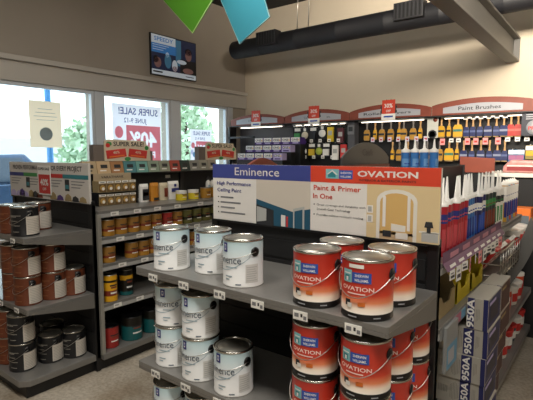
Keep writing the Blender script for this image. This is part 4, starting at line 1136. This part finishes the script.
# white and red tubs on the lower shelves
def make_tub(m, R, H, lid):
    def mk():
        t = thing('plastic_tub', '', 'tub')
        MB().lathe([(R*.9, 0), (R*.92, .004), (R, H*.86)], m, 24).obj('tub_body', t)
        MB().lathe([(R*1.04, H*.84), (R*1.06, H*.86), (R*1.06, H*.98), (R*1.0, H), (0, H)], lid, 24).obj('lid', t)
        MB().patch(R*.985, 40, 140, H*.2, H*.65, RED if m is not RED and lid is PLWHT else WHITE, 8).obj('tub_label', t)
        return t
    return mk
TBW = Kind(make_tub(PLWHT, .075, .14, PLWHT)); TBR = Kind(make_tub(RED, .075, .15, RED)); TBO = Kind(make_tub(mat('tub_orange', 'c8502c', .4), .06, .17, PLWHT)); TBK = Kind(make_tub(mat('tub_slate', '3a4450', .4), .07, .13, RED))
for i, (y, k, nm) in enumerate(((2.95, TBO, 'orange'), (3.12, TBW, 'white'), (3.31, TBW, 'white'), (3.49, TBW, 'white'), (3.67, TBO, 'orange'), (3.84, TBW, 'white'), (4.02, TBW, 'white'), (4.20, TBO, 'orange'))):
    k('%s plastic tub, %s from the cartons on the waist-high lower shelf' % (nm, ORD[i]), (-.62, y, .462), 0, 'tubs on the waist-high lower shelf')
for i, (y, k, nm) in enumerate(((2.95, TBR, 'red'), (3.13, TBR, 'red'), (3.40, TBK, 'slate'), (3.58, TBW, 'white'), (3.78, TBR, 'red'), (3.96, TBK, 'slate'), (4.15, TBW, 'white'), (4.32, TBR, 'red'))):
    k('%s plastic tub, %s from the cartons on the base deck' % (nm, ORD[i]), (-.63, y, ZD+.001), 0, 'tubs on the caulk aisle base deck')
for i, (y, z) in enumerate(((3.80, .901), (3.96, .901), (4.12, .901))):
    TBW('white plastic tub, %s past the wire rack on the upper shelf' % ORD[i], (-.62, y, z), 0, 'tubs past the wire rack')
t = thing('tall_carton', 'orange and grey tall carton at the counter end of the shelves', 'box', (-.60, 4.31, .901))
MB().box(-.06, .06, -.09, .09, 0, .26, ORANGE).obj('carton', t, bev=.003)
MB().box(.06, .0608, -.07, .07, .04, .2, RED).box(-.05, .05, -.0908, -.09, .05, .2, mat('carton_grey', '5a636a', .5)).box(.0608, .0612, -.05, .05, .15, .19, YEL).obj('print', t)
# stacked caulk cartons
CNAVY = mat('carton_navy', '23275a', .5); CSIDE = mat('carton_side', '34303c', .55); CGREY = mat('carton_grey_print', '8d8a82', .6); CBRN = mat('carton_brown', '4a2a26', .55)
def make_ct(front, W=.215, H=.1305, L=.283):
    def mk():
        t = thing('caulk_carton', '', 'carton')
        MB().box(-W, 0, 0, L, 0, H, CARTON).obj('carton', t, bev=.002)
        f = MB()
        e = max(-W+.004, -.106)
        f.box(e, -.058, -.0008, 0, .002, H-.002, CNAVY)
        f.T = Matrix.Translation(((e-.058)/2+.013, -.0014, H/2)) @ Matrix(((0,0,-1,0),(0,1,0,0),(1,0,0,0),(0,0,0,1)))
        f.text('950A', WHITE, lambda u, v: (u, 0, v), w=H*.92, size=.043, bold=.03)
        f.T = Matrix()
        if W > .15:
            for k in range(6): f.box(-.150+.007*k, -.1465+.007*k, -.0008, 0, .016+.006*abs(k-2), H-.016-.006*abs(k-3), CGREY)
            for k in range(6): f.box(-.207+.008*k, -.202+.008*k, -.0008, 0, .05, .085, CGREY)
        for k in range(3): f.box(-.050+.006*k, -.0475+.006*k, -.0008, 0, .04+.006*k, .10, CGREY)
        f.box(-.020, 0, -.0008, 0, 0, H, CNAVY)
        f.obj('end_print', t)
        g = MB().box(0, .0008, .012, L-.012, .008, H-.008, CNAVY if front else CBRN); g.box(.0008, .0014, .04, L-.06, .03, H-.04, CSIDE if front else CBRN)
        g.box(.0008, .0016, .03, L-.12, H-.035, H-.022, LILAC if front else KRAFT); g.obj('side_print', t)
        return t
    return mk
C1 = Kind(make_ct(True)); C2 = Kind(make_ct(False)); C1t = Kind(make_ct(True, W=.092, H=.15)); C2t = Kind(make_ct(False, W=.092, H=.15, L=.25))
LEV = ('deck level', 'second level', 'third level', 'fourth level', 'fifth level')
for k in range(5):
    C1('white and navy 950A carton at the %s of the front stack' % LEV[k], (-.430+.004*math.sin(k*2.1), 2.215+.004*math.cos(k*3), .131+k*.131), 0, 'front stack of caulk cartons')
    C2('brown-sided 950A carton at the %s of the rear stack' % LEV[k], (-.432-.012*(4-k), 2.508, .131+k*.131), 0, 'rear stack of caulk cartons')
C1t('narrow 950A carton on edge topping the front stack', (-.430, 2.215, .787))
C2t('narrow brown-sided carton on edge topping the rear stack', (-.431, 2.508, .787))
t = thing('price_rail', 'lower shelf rail with pink, blue and white strips above the cartons', 'rail', (-.5285, 1.83, .845))
MB().box(0, .002, 0, 1.0, 0, .05, mat('hang_grey', '8b8d8c', .5)).obj('rail', t)
f = MB()
for k, (y0, y1, m) in enumerate(((.17, .30, 'leaf_pink'), (.31, .38, 'hang_blue'), (.39, .62, 'leaf_white'), (.63, .70, 'hang_blue'), (.71, .97, 'leaf_white'))):
    f.box(.002, .0028, y0, y1, .004, .046, mat(m, {'leaf_pink': 'b05a72', 'hang_blue': '5f93b3', 'leaf_white': 'b9b4ac'}[m], .5))
f.obj('rail_print', t)
t = thing('hanging_leaflet', 'grey and blue leaflet holder hanging under the shelf edge by the black upright', 'leaflet', (-.524, 1.945, .70))
MB().box(0, .014, -.085, .085, 0, .195, mat('hang_grey', '', 0)).obj('holder', t, bev=.002); MB().box(.014, .0148, -.07, .07, .01, .11, mat('hang_blue', '', 0)).box(.0148, .0152, -.055, .03, .03, .09, LABEL).obj('print', t)

# ---------------------------------------------------------------- light
def area(name, loc, rot, sx, sy, power, colr):
    l = D.lights.new(name, 'AREA'); l.shape = 'RECTANGLE'; l.size = sx; l.size_y = sy; l.energy = power; l.color = colr
    o = D.objects.new(name, l); COL.objects.link(o); o.location = loc; o.rotation_euler = rot
    return o
LAMP = (1, .95, .87)
for x, y, p in ((.4, .35, 58), (-1.3, .3, 58), (-2.35, 2.6, 18), (2.2, .0, 10), (.9, -2.0, 30)):
    area('ceiling_lamp', (x, y, ZC-.06), (0, 0, 0), 1.2, .6, p, LAMP)
for x, p, rz in ((-.5, 98, 14), (1.2, 66, 4)):  # unseen fill lights without fixtures, added to brighten the back wall
    o = area('back_wall_fill', (x, 1.6, 2.98), (math.radians(94), 0, math.radians(rz)), 1.2, .4, p, (1, .90, .76)); o.data.spread = math.radians(105)
for i, (a, b) in enumerate(WINS):
    o = area('window_portal', (XL-.25, (a+b)/2, (ZS+ZH)/2), (0, -PI/2, 0), ZH-ZS, b-a, 1, (1, 1, 1)); o.data.cycles.is_portal = True
w = D.worlds.new('sky'); bpy.context.scene.world = w; w.use_nodes = True
w.node_tree.nodes['Background'].inputs['Color'].default_value = (.93, .97, 1.0, 1)
w.node_tree.nodes['Background'].inputs['Strength'].default_value = 4.6
sc = bpy.context.scene
sc.view_settings.view_transform = 'Standard'; sc.view_settings.look = 'None'; sc.view_settings.exposure = .2; sc.view_settings.gamma = 1
sc.cycles.use_denoising = True
sc.cycles.max_bounces = 8
